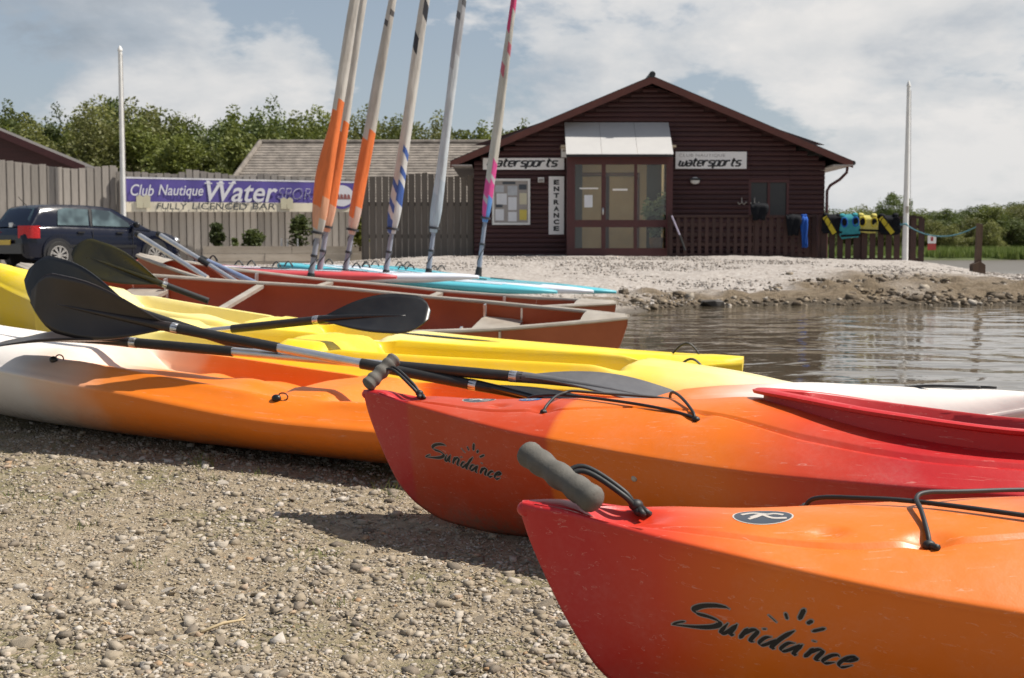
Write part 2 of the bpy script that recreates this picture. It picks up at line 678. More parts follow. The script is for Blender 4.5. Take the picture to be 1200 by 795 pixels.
bank = sstep(16, 18, GY) * sstep(34, 30, GY) * sstep(-12, -8, GX) * sstep(22, 18, GX)
soil = sstep(4.6, 1.8, GD1) * bank * np.maximum(sstep(3.2, 5.6, GX + (vnoise(GX * .8, GY * .8, 12) - .5) * 4), sstep(1.3, .5, GD1 + (vnoise(GX * 2, GY * 2, 13) - .5) * .9))
rough_b = ((vnoise(GX * 3, GY * 3, 5) - 0.5) * 0.035 + (vnoise(GX * 8, GY * 8, 6) - 0.5) * 0.022) * bank
rough_s = ((vnoise(GX * 1.6, GY * 2.6, 7) - 0.5) * 0.22 + (vnoise(GX * 5, GY * 7, 8) - 0.5) * 0.14) * soil * sstep(0.1, 0.9, GD1)
lump = (vnoise(GX * 0.6, GY * 0.6, 14) - 0.5) * 0.06 * sstep(9, 14, GY) * sstep(0.3, 2, GD1) * sstep(60, 40, GY)
GZ = GZ + fine * near + rough_b * sstep(0, 0.6, GD1) + rough_s + lump
ny, nx = GX.shape
V = np.stack([GX, GY, GZ], -1).reshape(-1, 3)
ii = (np.arange(ny - 1)[:, None] * nx + np.arange(nx - 1)[None, :]).ravel()
F = np.stack([ii, ii + 1, ii + nx + 1, ii + nx], -1)

gm, nt, b = new_mat('beach_ground')
vec = ncoord(nt)


def attr(nt, name):
    a = nt.nodes.new('ShaderNodeAttribute')
    a.attribute_name = name
    return a.outputs['Fac']


n1 = nnoise(nt, vec, 1.7, 6, 0.65)
n2 = nnoise(nt, vec, 30, 6, 0.7)
n3 = nnoise(nt, vec, 140, 4, 0.7)
near_c = ramp(nt, n2, [(0.28, (0.18, 0.138, 0.085)), (0.5, (0.32, 0.255, 0.17)), (0.72, (0.45, 0.38, 0.275))])
near_c = mixc(nt, ramp(nt, n1, [(0.50, (0, 0, 0)), (0.64, (0.8, 0.8, 0.8))]), near_c, (0.155, 0.148, 0.052))
vor = N(nt, 'ShaderNodeTexVoronoi', Scale=26.0)
nt.links.new(vec, vor.inputs['Vector'])
sepv = nt.nodes.new('ShaderNodeSeparateColor')
nt.links.new(vor.outputs['Color'], sepv.inputs[0])
sh_c = ramp(nt, sepv.outputs[0], [(0.0, (0.23, 0.20, 0.175)), (0.35, (0.305, 0.272, 0.243)), (0.7, (0.36, 0.325, 0.297)), (1.0, (0.44, 0.41, 0.378))])
sh_c = mixc(nt, ramp(nt, n2, [(0.4, (0, 0, 0)), (0.7, (0.4, 0.4, 0.4))]), sh_c, (0.27, 0.235, 0.20))
n4 = nnoise(nt, vec, 9, 9, 0.8)
soil_c = ramp(nt, n4, [(0.28, (0.085, 0.060, 0.034)), (0.5, (0.235, 0.175, 0.108)), (0.72, (0.34, 0.27, 0.185))])
grass_c = ramp(nt, n4, [(0.3, (0.045, 0.075, 0.015)), (0.7, (0.10, 0.14, 0.03))])
col = mixc(nt, attr(nt, 'shingle'), near_c, sh_c)
col = mixc(nt, attr(nt, 'soil'), col, soil_c)
col = mixc(nt, attr(nt, 'meadow'), col, grass_c)
col = mixc(nt, attr(nt, 'wet'), col, mixc(nt, 0.72, col, (0.035, 0.026, 0.014)))
nt.links.new(col, b.inputs['Base Color'])
b.inputs['Roughness'].default_value = 0.9
hh_ = fmath(nt, 'MULTIPLY', fmath(nt, 'ADD', n2, fmath(nt, 'MULTIPLY', n3, 0.5)), fmath(nt, 'SUBTRACT', 1.0, fmath(nt, 'MULTIPLY', attr(nt, 'shingle'), 0.65)))
hh_ = fmath(nt, 'ADD', hh_, fmath(nt, 'MULTIPLY', fmath(nt, 'MULTIPLY', n4, attr(nt, 'soil')), 7.0))
nbump(nt, b, hh_, 0.9, 0.02)
me = np_mesh('ground', V, F, gm, True)


def fattr(me, name, arr):
    a = me.attributes.new(name, 'FLOAT', 'POINT')
    a.data.foreach_set('value', np.asarray(arr, np.float32).ravel())


shingle = sstep(10.5, 14.5, GY) * sstep(75, 50, GY)
fattr(me, 'shingle', shingle)
fattr(me, 'soil', soil)
fattr(me, 'meadow', np.clip(sstep(60, 85, GY) + sstep(40, 60, np.abs(GX)), 0, 1))
wetw = 0.30 + 0.35 * (vnoise(GX * 2, GY * 2, 21))
fattr(me, 'wet', np.clip(np.maximum(sstep(wetw, wetw * 0.2, GD1), sstep(0.8, 0.1, GD2)), 0, 1))
ground = link('ground', me, kind='structure')

# ------------------------------------------------------------------ water
wm, nt, b = new_mat('lake_water')
vec = ncoord(nt)
b.inputs['Base Color'].default_value = (0.085, 0.068, 0.045, 1)
b.inputs['Roughness'].default_value = 0.06
b.inputs['IOR'].default_value = 1.33
v1 = ncoord(nt, (0.75, 0.95, 1))
v2 = ncoord(nt, (1.6, 2.6, 1))
wv = fmath(nt, 'ADD', fmath(nt, 'MULTIPLY', nnoise(nt, v1, 1.0, 2, 0.40, 1.0), 1.0), fmath(nt, 'MULTIPLY', nnoise(nt, v2, 2.2, 2, 0.45, 0.6), 0.10))
nbump(nt, b, wv, 0.75, 0.066)
gp = nt.nodes.new('ShaderNodeNewGeometry')
sp_ = nt.nodes.new('ShaderNodeSeparateXYZ')
nt.links.new(gp.outputs['Position'], sp_.inputs[0])
mr = N(nt, 'ShaderNodeMapRange')
for i_, v_ in ((1, 19.0), (2, 50.0), (3, 0.06), (4, 0.34)):
    mr.inputs[i_].default_value = v_
nt.links.new(sp_.outputs[1], mr.inputs[0])
nt.links.new(mr.outputs[0], b.inputs['Roughness'])
MBw = MB().add([(-5000, -400, WATER_Z), (5000, -400, WATER_Z), (5000, 6000, WATER_Z), (-5000, 6000, WATER_Z)], [(0, 1, 2, 3)])
water = MBw.build('water', wm, kind='structure')


# ------------------------------------------------------------------ stones
def rock_template(seed):
    rs = np.random.RandomState(seed)
    t = (1 + 5 ** 0.5) / 2
    v = np.array([(-1, t, 0), (1, t, 0), (-1, -t, 0), (1, -t, 0), (0, -1, t), (0, 1, t), (0, -1, -t), (0, 1, -t), (t, 0, -1), (t, 0, 1), (-t, 0, -1), (-t, 0, 1)], float)
    v /= np.linalg.norm(v[0])
    f = np.array([(0, 11, 5), (0, 5, 1), (0, 1, 7), (0, 7, 10), (0, 10, 11), (1, 5, 9), (5, 11, 4), (11, 10, 2), (10, 7, 6), (7, 1, 8), (3, 9, 4), (3, 4, 2),
                  (3, 2, 6), (3, 6, 8), (3, 8, 9), (4, 9, 5), (2, 4, 11), (6, 2, 10), (8, 6, 7), (9, 8, 1)])
    v = v * (1 + rs.uniform(-0.34, 0.34, (12, 1))) * np.array([1.0, rs.uniform(0.6, 0.95), rs.uniform(0.25, 0.55)])
    return v, f


def flake_template(seed):
    rs = np.random.RandomState(seed)
    v = np.array([(x, y, z) for z in (-1, 1) for y in (-1, 1) for x in (-1, 1)], float)
    v = v * np.array([.80, rs.uniform(.45, .75), rs.uniform(.22, .55)]) + rs.uniform(-.32, .32, (8, 3)) * np.array([1, 1, .7])
    f = np.array([(0, 2, 3), (0, 3, 1), (4, 5, 7), (4, 7, 6), (0, 1, 5), (0, 5, 4), (1, 3, 7), (1, 7, 5), (3, 2, 6), (3, 6, 7), (2, 0, 4), (2, 4, 6)])
    return v, f


ROCKS = [rock_template(s) for s in range(1)] + [flake_template(s) for s in range(40, 50)]


def scatter(name, X, Y, S, mats, zoff=0.15, shape=None, kind='stuff', parent=None):
    Z = ground_fields(X, Y)[0]
    n_ = sstep(12, 7, Y) * sstep(6, 4, np.abs(X))
    Z = Z + ((vnoise(X * 5, Y * 5, 1) - 0.5) * 0.022 + (vnoise(X * 14, Y * 14, 2) - 0.5) * 0.012) * n_
    Vs, Fs, off = [], [], 0
    which = NR.randint(0, len(ROCKS), len(X))
    for w, (v, f) in enumerate(ROCKS):
        idx = np.where(which == w)[0]
        if not len(idx):
            continue
        a = NR.uniform(0, 6.283, len(idx))
        tl = NR.normal(0, 0.26, len(idx))
        P = v[None] * S[idx][:, None, None]
        x, y, z = P[..., 0], P[..., 1], P[..., 2]
        x, z = x * np.cos(tl)[:, None] - z * np.sin(tl)[:, None], x * np.sin(tl)[:, None] + z * np.cos(tl)[:, None]
        x, y = x * np.cos(a)[:, None] - y * np.sin(a)[:, None], x * np.sin(a)[:, None] + y * np.cos(a)[:, None]
        Q = np.stack([x + X[idx][:, None], y + Y[idx][:, None], z + (Z[idx] + S[idx] * zoff)[:, None]], -1)
        Vs.append(Q.reshape(-1, 3))
        Fs.append((f[None] + (np.arange(len(idx)) * len(v))[:, None, None]).reshape(-1, 3) + off)
        off += len(idx) * len(v)
    return link(name, np_mesh(name, np.concatenate(Vs), np.concatenate(Fs), mats), parent, kind)


def stone_mat(name, stops, sc_=1.0, dirt=0.5):
    m, nt, b = new_mat(name)
    g = nt.nodes.new('ShaderNodeNewGeometry')
    oi = nt.nodes.new('ShaderNodeObjectInfo')
    r = fmath(nt, 'FRACT', fmath(nt, 'ADD', g.outputs['Random Per Island'], oi.outputs['Random']))
    col = ramp(nt, r, stops)
    vec = ncoord(nt)
    n_ = nnoise(nt, vec, 90 * sc_, 5, 0.65)
    col = mixc(nt, ramp(nt, n_, [(0.4, (0, 0, 0)), (0.7, (dirt, dirt, dirt))]), col, (0.20, 0.165, 0.12))
    nt.links.new(col, b.inputs['Base Color'])
    b.inputs['Roughness'].default_value = 0.85
    nbump(nt, b, n_, 0.6, 0.004 / sc_)
    return m


M['stone'] = stone_mat('beach_stone', [(0.0, (0.11, 0.09, 0.070)), (0.2, (0.22, 0.18, 0.135)), (0.42, (0.32, 0.262, 0.185)), (0.7, (0.39, 0.335, 0.262)), (0.94, (0.50, 0.455, 0.40)), (1.0, (0.36, 0.22, 0.11))])
M['pebble'] = stone_mat('bank_pebble', [(0.0, (0.19, 0.16, 0.135)), (0.3, (0.30, 0.262, 0.228)), (0.7, (0.40, 0.36, 0.325)), (1.0, (0.50, 0.46, 0.42))], 0.3, 0.1)


def cluster(X, Y, thr):
    c = vnoise(X * 1.8, Y * 1.8, 31) * 0.6 + vnoise(X * 5, Y * 5, 32) * 0.4
    return c > thr


n_ = 78000
yy = 1.55 + (NR.uniform(0, 1, n_) ** 1.7) * 4.6
xx = NR.uniform(-1, 1, n_) * (0.75 + yy * 0.62) - 0.25
k = (xx < 2.2) & (cluster(xx, yy, 0.44) | (NR.uniform(0, 1, n_) < 0.42))
xx, yy = xx[k], yy[k]
ss = np.exp(NR.normal(math.log(0.0043), 0.55, len(xx))).clip(0.0025, 0.016)
scatter('gravel', xx, yy, ss, M['stone'])
# grit between the stones
n_ = 120000
yy = 1.55 + (NR.uniform(0, 1, n_) ** 1.5) * 4.0
xx = NR.uniform(-1, 0.75, n_) * (0.7 + yy * 0.5) - 0.2
scatter('grit', xx, yy, np.exp(NR.normal(math.log(0.0030), 0.3, n_)), M['stone'], 0.1)
# shingle on the far bank
n_ = 30000
xx = NR.uniform(-6, 13.5, n_)
yy = 14.5 + NR.uniform(0, 1, n_) * 14.5
d_ = ground_fields(xx, yy)
k = (d_[1] > 0.15 + sstep(3.2, 5.6, xx) * (1.2 + 2.4 * NR.uniform(0, 1, n_))) & (d_[2] > 0.5) & ((yy > 17) | (xx > 0.2) | (NR.uniform(0, 1, n_) < 0.3))
xx, yy = xx[k], yy[k]
scatter('shingle', xx, yy, np.exp(NR.normal(math.log(0.014), 0.35, len(xx))).clip(0.007, 0.03), M['pebble'], 0.2)
# stones and clods at the water's edge of the far bank
n_ = 6500
xx = NR.uniform(1.6, 13, n_)
yy = NR.uniform(17, 22, n_)
d_ = ground_fields(xx, yy)[1]
k = (d_ > -0.05) & (d_ < 0.25 + (0.9 + 3.0 * sstep(3.2, 5.6, xx)) * NR.uniform(0, 1, n_) ** 1.6)
M['clod'] = stone_mat('bank_clod', [(0.0, (0.05, 0.036, 0.022)), (0.5, (0.15, 0.11, 0.07)), (0.85, (0.24, 0.19, 0.13)), (1.0, (0.42, 0.38, 0.33))], 0.25)
scatter('bank_rubble', xx[k], yy[k], np.exp(NR.normal(math.log(0.028), 0.5, k.sum())).clip(0.012, 0.10), M['clod'], 0.2)

# the stones big enough to tell apart, one object each
big = [(x_, y_) for x_, y_ in zip(NR.uniform(-1, 0.42, 900), 1.62 + NR.uniform(0, 1, 900) ** 1.4 * 2.6)]
rock_meshes = []
for w in range(10):
    rs = np.random.RandomState(100 + w)
    bm = bmesh.new()
    fl = rs.uniform(.30, .62)
    for q in range(16):
        p = Vector(rs.normal(size=3)).normalized()
        k = max(abs(p.x), abs(p.y), abs(p.z)) ** .6
        bm.verts.new((p.x / k * rs.uniform(.85, 1.15), p.y / k * rs.uniform(.6, .85), p.z / k * fl))
    hull_ = bmesh.ops.convex_hull(bm, input=bm.verts)
    bmesh.ops.delete(bm, geom=[v for v in bm.verts if not v.link_faces], context='VERTS')
    bmesh.ops.bevel(bm, geom=list(bm.edges), offset=.05, segments=1, affect='EDGES')
    me = bpy.data.meshes.new('stone')
    bm.to_mesh(me)
    bm.free()
    me.materials.append(M['stone'])
    rock_meshes.append(me)
cnt = 0
for x_, y_ in big:
    x_ = x_ * (0.7 + y_ * 0.42)
    if cnt >= 150 or not cluster(np.array([x_]), np.array([y_]), 0.42)[0]:
        continue
    if x_ > -0.05 + (y_ - 1.6) * -0.2 and y_ > 2.9:
        continue
    s = min(0.030, max(0.010, R.lognormvariate(math.log(0.0145), 0.35)))
    o = link('stone', rock_meshes[cnt % 10], ground)
    zf = G(x_, y_) + float((vnoise(np.array([x_ * 5]), np.array([y_ * 5]), 1)[0] - 0.5) * 0.022)
    o.location = (x_, y_, zf + s * 0.18)
    o.rotation_euler = (R.uniform(-.5, .5), R.uniform(-.5, .5), R.uniform(0, 6.28))
    o.scale = (s, s * R.uniform(.75, 1.1), s * R.uniform(.75, 1.1))
    cnt += 1
# ------------------------------------------------------------------ boats
ORANGE = (0.74, 0.160, 0.008)
ORANGE_L = (0.74, 0.170, 0.014)
RED = (0.50, 0.016, 0.018)
YELLOW = (0.82, 0.60, 0.022)
CREAM = (0.78, 0.66, 0.40)
WHITE = (0.76, 0.71, 0.66)


def boat_root(name, label, cat, group, x, y, heading, L, lift=0.0, at=(0.2, 0.8), roll=0.0, tip=0.0):
    c, s = math.cos(heading), math.sin(heading)
    z1 = G(x + c * L * at[0], y + s * L * at[0])
    z2 = G(x + c * L * at[1], y + s * L * at[1])
    p = math.atan2(z2 - z1, L * (at[1] - at[0])) + tip
    z0 = z1 - L * at[0] * math.tan(p) + lift
    return thing(name, label, cat, (x, y, z0), (roll, -p, heading), group)


def catmull(pts, n=8):
    P = [np.array(p, float) for p in pts]
    P = [2 * P[0] - P[1]] + P + [2 * P[-1] - P[-2]]
    out = []
    for i in range(1, len(P) - 2):
        for k in range(n):
            t = k / n
            a, b_, c, d = P[i - 1], P[i], P[i + 1], P[i + 2]
            out.append(0.5 * (2 * b_ + (c - a) * t + (2 * a - 5 * b_ + 4 * c - d) * t * t + (3 * b_ - a - 3 * c + d) * t ** 3))
    out.append(P[-2])
    return out


def ribbon(pts, w, pen=None, n=8, grow=0.0, smooth=True):
    """2-D stroke as quads; width w, thinner along the pen angle, tapered at the ends."""
    P = catmull(pts, n) if smooth else [np.array(p, float) for p in pts]
    k = len(P)
    vs, fs = [], []
    for i, p in enumerate(P):
        t = P[min(i + 1, k - 1)] - P[max(i - 1, 0)]
        t = t / (np.linalg.norm(t) + 1e-9)
        ww = w
        if pen is not None:
            ww = w * (0.16 + 0.84 * abs(math.sin(math.atan2(t[1], t[0]) - pen)))
            e = min(i, k - 1 - i) / max(1, 0.14 * k)
            ww *= 0.20 + 0.80 * min(1, e)
        ww += grow * 2
        q = p.copy()
        if i == 0:
            q = q - t * grow
        if i == k - 1:
            q = q + t * grow
        nrm = np.array([-t[1], t[0]])
        vs += [q + nrm * ww / 2, q - nrm * ww / 2]
    for i in range(k - 1):
        fs.append((2 * i, 2 * i + 1, 2 * i + 3, 2 * i + 2))
    return vs, fs


# the script lettering on the bow: strokes in units read off the side of the boat
SUN_STROKES = [
    ([(372, 205), (350, 197), (300, 197), (240, 210), (200, 235), (215, 258), (275, 268), (325, 285), (325, 308), (280, 328), (200, 340), (92, 346)], 22),
    ([(95, 343), (125, 328), (158, 316)], 9),
    ([(372, 288), (345, 335), (342, 352), (360, 350), (395, 315), (415, 288)], 15), ([(418, 284), (392, 335), (388, 353), (408, 350)], 15),
    ([(472, 300), (452, 335), (436, 368)], 16), ([(446, 354), (470, 322), (496, 304), (516, 304), (516, 320), (496, 354), (490, 374), (510, 374)], 16),
    ([(590, 330), (560, 340), (535, 372), (548, 388), (585, 366), (612, 340)], 14), ([(695, 272), (645, 320), (605, 372), (596, 394), (614, 396)], 17),
    ([(705, 346), (672, 352), (642, 388), (654, 404), (692, 382), (728, 348)], 14), ([(742, 346), (716, 384), (704, 412), (722, 412)], 15),
    ([(796, 358), (778, 390), (758, 420)], 16), ([(768, 408), (792, 378), (818, 362), (838, 364), (836, 380), (820, 406), (814, 426), (834, 426)], 16),
    ([(922, 388), (912, 378), (882, 388), (850, 420), (860, 438), (905, 424)], 15),
    ([(935, 414), (975, 402), (1002, 384), (990, 374), (955, 390), (926, 426), (940, 448), (988, 428)], 15),
    ([(562, 205), (605, 240)], 13), ([(640, 178), (654, 214)], 15), ([(727, 138), (709, 206)], 17), ([(772, 198), (748, 222)], 14),
    ([(836, 233), (776, 262)], 13), ([(542, 291), (560, 288)], 7), ([(784, 315), (802, 318)], 7)]


def decal(name, strokes, tf, bvh, mat_, parent, axis, lift, pen=0.6, grow=0.0):
    """Print strokes onto a surface: tf maps 2-D to the local ray start, axis is the ray direction."""
    mb = MB()
    for pts, w in strokes:
        vs, fs = ribbon(pts, w, pen, 6, grow)
        out, ok = [], True
        for p in vs:
            o = tf(p)
            hit, nrm, _, _ = bvh.ray_cast(Vector(o), Vector(axis))
            if hit is None:
                ok = False
                break
            if nrm.dot(Vector(axis)) > 0:
                nrm = -nrm
            out.append(hit + nrm * lift)
        if ok:
            mb.add(out, fs)
    return mb.build(name, mat_, parent, recalc=False)


def disc_decal(name, c, rx, ry, rot, bvh, mat_, parent, lift, n=28, shape=None):
    mb = MB()
    rings = 5
    pts = []
    for r in range(rings + 1):
        for j in range(n):
            a = 2 * math.pi * j / n
            x, y = rx * r / rings * math.cos(a), ry * r / rings * math.sin(a)
            if shape:
                x, y = shape(x, y)
            X, Y_ = c[0] + x * math.cos(rot) - y * math.sin(rot), c[1] + x * math.sin(rot) + y * math.cos(rot)
            hit, nrm, _, _ = bvh.ray_cast(Vector((X, Y_, 1)), Vector((0, 0, -1)))
            if hit is None:
                return None
            pts.append(hit + (nrm if nrm.z > 0 else -nrm) * lift)
    fs = []
    for r in range(rings):
        for j in range(n):
            a, b_ = r * n + j, r * n + (j + 1) % n
            fs.append((a, b_, b_ + n, a + n))
    mb.add(pts, fs)
    return mb.build(name, mat_, parent, smooth=True, recalc=False)


def touring_kayak(label, x, y, heading, mat_, group, grip, emblem2=False, lift=0.0, roll=0.0):
    L = 2.95
    root = boat_root('touring_kayak', label, 'kayak', group, x, y, heading, L, lift, roll=roll)
    hw_f = pch([(0, .010), (.012, .018), (.05, .034), (.12, .062), (.25, .112), (.5, .198), (.8, .272), (1.2, .325), (1.6, .34), (2.0, .315), (2.4, .235), (2.7, .13), (2.88, .05), (L, .012)])
    zg_f = pch([(0, .336), (.05, .334), (.2, .312), (.6, .268), (1.2, .238), (1.8, .24), (2.4, .27), (L, .325)])
    zc_f = pch([(0, .345), (.05, .345), (.12, .339), (.3, .338), (.5, .350), (.75, .366), (1.0, .374), (1.1, .370), (1.35, .346), (1.65, .328), (2.2, .33), (L, .345)])
    zk_f = pch([(0, .318), (.012, .285), (.04, .225), (.075, .16), (.12, .095), (.18, .048), (.26, .016), (.42, 0), (2.45, 0), (2.75, .06), (2.9, .18), (L, .30)])
    gr_f = pch([(0, .004), (.1, .046), (.3, .092), (.47, .125), (.6, .125), (.75, .122), (.9, .145), (1.2, .25), (1.5, .285), (2.1, .25), (2.6, .12), (L, .004)])
    xs = np.concatenate([np.linspace(0, .03, 10), np.linspace(.03, .3, 46)[1:], np.linspace(.3, 1.25, 120)[1:], np.linspace(1.25, L, 70)[1:]])
    cockpit = (1.60, 0.54, 0.235)

    def deck_z(X, Yl):
        X = np.asarray(X, float)
        Yl = np.asarray(Yl, float)
        hw, zg, zc = hw_f(X), zg_f(X) + .006, zc_f(X)
        u = np.clip(np.abs(Yl) / np.maximum(hw, 1e-4), 0, 1)
        z = zg + (zc - zg) * (1 - u ** np.interp(X, [.3, .75, 1.15], [1.9, 2.3, 3.4])) * sstep(0, .06, X + .02)
        # dished recesses where the cords come through the deck
        for cx, cy, rx, ry, dp in ((.150, .030, .052, .028, .016), (.555, .118, .030, .017, .010), (.945, .180, .030, .018, .010), (.425, .088, .024, .013, .007)):
            r2 = ((X - cx) / rx) ** 2 + ((np.abs(Yl) - cy) / ry) ** 2
            z = z - dp * np.exp(-r2 ** 1.5)
        # raised coaming base
        e = ((X - cockpit[0]) / (cockpit[1] + .05)) ** 2 + (Yl / (cockpit[2] + .04)) ** 2
        z = z + .012 * sstep(1.5, .9, e)
        return z

    # hull
    rows = []
    for X in xs:
        hw, zg, zk = float(hw_f(X)), float(zg_f(X)), float(zk_f(X))
        c = float(np.interp(X, [0, .1, .4, 1.0, 2.0, 2.6, L], [.35, .30, .50, .82, .82, .5, .3]))
        p1 = (hw * c, zk + (zg - zk) * float(np.interp(X, [0, .3, .8], [.35, .18, .07])))
        half = []
        for v in np.linspace(0, 1, 15):
            yv = 2 * v * (1 - v) * p1[0] + v * v * hw
            zv = (1 - v) ** 2 * zk + 2 * v * (1 - v) * p1[1] + v * v * zg
            half.append((yv, zv))
        row = [(X, -a, b_) for a, b_ in half[::-1]] + [(X, a, b_) for a, b_ in half[1:]]
        rows.append(row)
    hm = MB().grid(rows)
    # bow cap
    k = len(rows[0])
    hull = hm.build('hull', mat_, root, smooth=True)
    # deck: vertices follow the groove
    rows = []
    for X in xs:
        hw, zg = float(hw_f(X)), float(zg_f(X))
        g = min(float(gr_f(X)), hw * .93)
        e = min(.0062, hw * .1)
        ys = [hw] + list(np.linspace(max(hw - .012, g + e * 2), g + e * 1.6, 7)) + [g + e, g + e * .35, g - e * .35, g - e] + list(np.linspace(g - e * 1.6, 0, 26))
        ys = np.array(ys)
        z = deck_z(np.full(len(ys), X), ys)
        z[8:12] += np.array([0, -.0068, -.0068, 0]) * min(1, X / .1)
        if hw > .02:
            lip = [(hw + .0015, zg - .0045), (hw + .0035, zg + .001), (hw + .001, zg + .0055), (hw - .005, None)]
            lp = []
            for a, zz_ in lip:
                lp.append((a, float(deck_z([X], [a])[0]) if zz_ is None else zz_))
            half = lp + [(a, b_) for a, b_ in zip(ys[1:], z[1:])]
        else:
            half = [(hw * 1.03, zg - .003), (hw * 1.05, zg), (hw, zg + .003), (hw * .9, zg + .006)] + [(a, b_) for a, b_ in zip(ys[1:], z[1:])]
        rows.append([(X, -a, b_) for a, b_ in half] + [(X, a, b_) for a, b_ in half[::-1][1:]])
    full = MB().grid(rows)
    bv_full = BVHTree.FromPolygons([Vector(p) for p in full.v], full.f)
    dm = MB()
    keep = []
    for f in full.f:
        cx = sum(full.v[i][0] for i in f) / 4
        cy = sum(full.v[i][1] for i in f) / 4
        if ((cx - cockpit[0]) / cockpit[1]) ** 2 + (cy / cockpit[2]) ** 2 > 0.96:
            keep.append(f)
    dm.add(full.v, keep)
    # blunt rounded nose closing hull and deck
    r0 = rows[0]
    dm.add([r0[i] for i in range(len(r0))] + [(-.004, 0, .332)], [(i + 1, i, len(r0)) for i in range(len(r0) - 1)])
    deck = dm.build('deck', mat_, root, smooth=True, recalc=False)
    bm = bmesh.new()
    bm.from_mesh(deck.data)
    loose = [v for v in bm.verts if not v.link_faces]
    bmesh.ops.delete(bm, geom=loose, context='VERTS')
    bm.to_mesh(deck.data)
    bm.free()
    hb = BVHTree.FromPolygons([Vector(p) for p in hm.v], hm.f)
    # bow nose cap rounding
    MB().ell((.008, 0, .331), (.016, .013, .013), 12, 8).build('bow_tip', mat_, root, smooth=True)
    # cockpit rim with an outward lip
    prof = [(1.00, -.07), (1.0, .022), (1.045, .026), (1.05, .033), (1.03, .037), (.97, .037), (.955, .032), (.955, -.12)]
    rim = []
    n = 72
    for j in range(n):
        a = 2 * math.pi * j / n
        ca, sa = math.cos(a), math.sin(a)
        row = []
        for s_, dz in prof:
            X, Y_ = cockpit[0] + cockpit[1] * ca * s_, cockpit[2] * sa * (s_ if s_ < 1.01 else s_ + (s_ - 1) * .6)
            Xb, Yb = cockpit[0] + cockpit[1] * ca, cockpit[2] * sa
            row.append((X, Y_, float(zc_f(Xb)) + dz))
        rim.append(row)
    rim.append(rim[0])
    MB().grid(rim).build('cockpit_rim', M['kayak_red'], root, smooth=50)
    # seat and inner floor
    st = MB()
    st.grid([[(cockpit[0] + .02 + a, b_, .09 + .05 * abs(b_) / .18 + (.20 * max(0, (a - .28)) / .1 if a > .28 else 0)) for b_ in np.linspace(-.19, .19, 9)] for a in np.linspace(-.05, .40, 10)])
    st.build('seat', M['black_plastic'], root, smooth=True)
    # carrying toggle, propped against its cord
    (ha, hb_) = grip
    ha, hb_ = Vector(ha), Vector(hb_)
    n = 40
    pts, rs = [], []
    for i in range(n + 1):
        t = i / n
        pts.append(ha.lerp(hb_, t))
        r_ = .0188 + .0016 * math.cos(t * 2 * math.pi * 4) * (1 if .12 < t < .88 else .3)
        e = min(t, 1 - t) / .09
        if e < 1:
            r_ *= math.sqrt(max(0.05, 1 - (1 - e) ** 2))
        if t < .16 or t > .84:
            r_ *= 1.12
        rs.append(r_)
    MB().tube(pts, rs, 18).build('toggle_grip', M['grip_grey'], root, smooth=True)
    mid = ha.lerp(hb_, .52)
    dd = (hb_ - ha).normalized()
    a_ = Vector((.165, -.008, float(deck_z([.165], [-.008])[0])))
    cd_ = MB()
    for o_ in (-.006, .006):
        off = Vector((0, o_, o_ * .4))
        cd_.tube([p for p in map(Vector, catmull([mid + off, mid + off + Vector((.035, .004, .012)), a_ + Vector((-.02, 0, .032)) + off, a_ + Vector((0, 0, .010)) + off * .4], 8))], .0042, 8)
    cd_.ell(a_ + Vector((0, 0, .014)), (.011, .010, .009), 10, 7)
    cd_.ell(a_ + Vector((.004, -.006, .006)), (.008, .009, .007), 10, 7)
    cd_.tube([a_ + Vector((.004, -.006, .010)), a_ + Vector((.010, -.020, .004))], .0048, 8)
    cd_.tube([a_ + Vector((.008, .002, .010)), a_ + Vector((.020, -.010, .003))], .0048, 8)
    cd_.build('toggle_cord', M['black_rubber'], root, smooth=True)

    # deck bungees
    def dz_(X, Y_, h):
        return (X, Y_, float(deck_z([X], [Y_])[0]) + h)

    lines = [[dz_(.425, .088, .0), dz_(.44, .075, .012), dz_(.50, .03, .009), dz_(.565, -.006, .008), dz_(.68, -.075, .007), dz_(.83, -.140, .006), dz_(.93, -.176, .006), dz_(.945, -.182, -.004)],
             [dz_(.555, -.124, -.004), dz_(.556, -.110, .010), dz_(.560, -.06, .010), dz_(.566, -.012, .014), dz_(.585, .006, .018), dz_(.64, .035, .013), dz_(.80, .110, .008), dz_(.94, .178, .004)],
             [dz_(.942, -.184, -.004), dz_(.935, -.170, .010), dz_(.89, -.10, .012), dz_(.845, -.01, .016), dz_(.82, .05, .010), dz_(.80, .13, .004)]]
    for ln in lines:
        MB().tube([Vector(p) for p in catmull(ln, 7)], .0036, 8).build('bungee_cord', M['black_rubber'], root, smooth=True)
    for X, Y_ in ((.555, -.120), (.945, -.182), (.425, .088), (.94, .18)):
        kb = MB()
        p = Vector(dz_(X, Y_, .003))
        kb.ell(p, (.0095, .0075, .0075), 10, 7)
        kb.tube([p, p + Vector((.006, -.020 if Y_ < 0 else .02, .002))], .0046, 8)
        kb.build('cord_knot', M['black_rubber'], root, smooth=True)
    # hull screw
    hit, nr, _, _ = hb.ray_cast(Vector((.83, -1, .20)), Vector((0, 1, 0)))
    if hit:
        MB().ell(hit, (.0075, .003, .0075), 12, 6).build('hull_screw', M['alu_dull'], root, smooth=True)

    # lettering on the side of the bow
    S = 0.001 / 0.86 / 4.286 * 0.98

    def tf(p):
        return (0.216 + (p[0] - 85) * S, -1.0, 0.226 - (p[1] - 195) * S - (p[0] - 85) * S * 0.02)

    decal('lettering_outline', [(p_, w_ * 1.45) for p_, w_ in SUN_STROKES], tf, hb, M['ink_grey'], root, (0, 1, 0), .0004, grow=5.5)
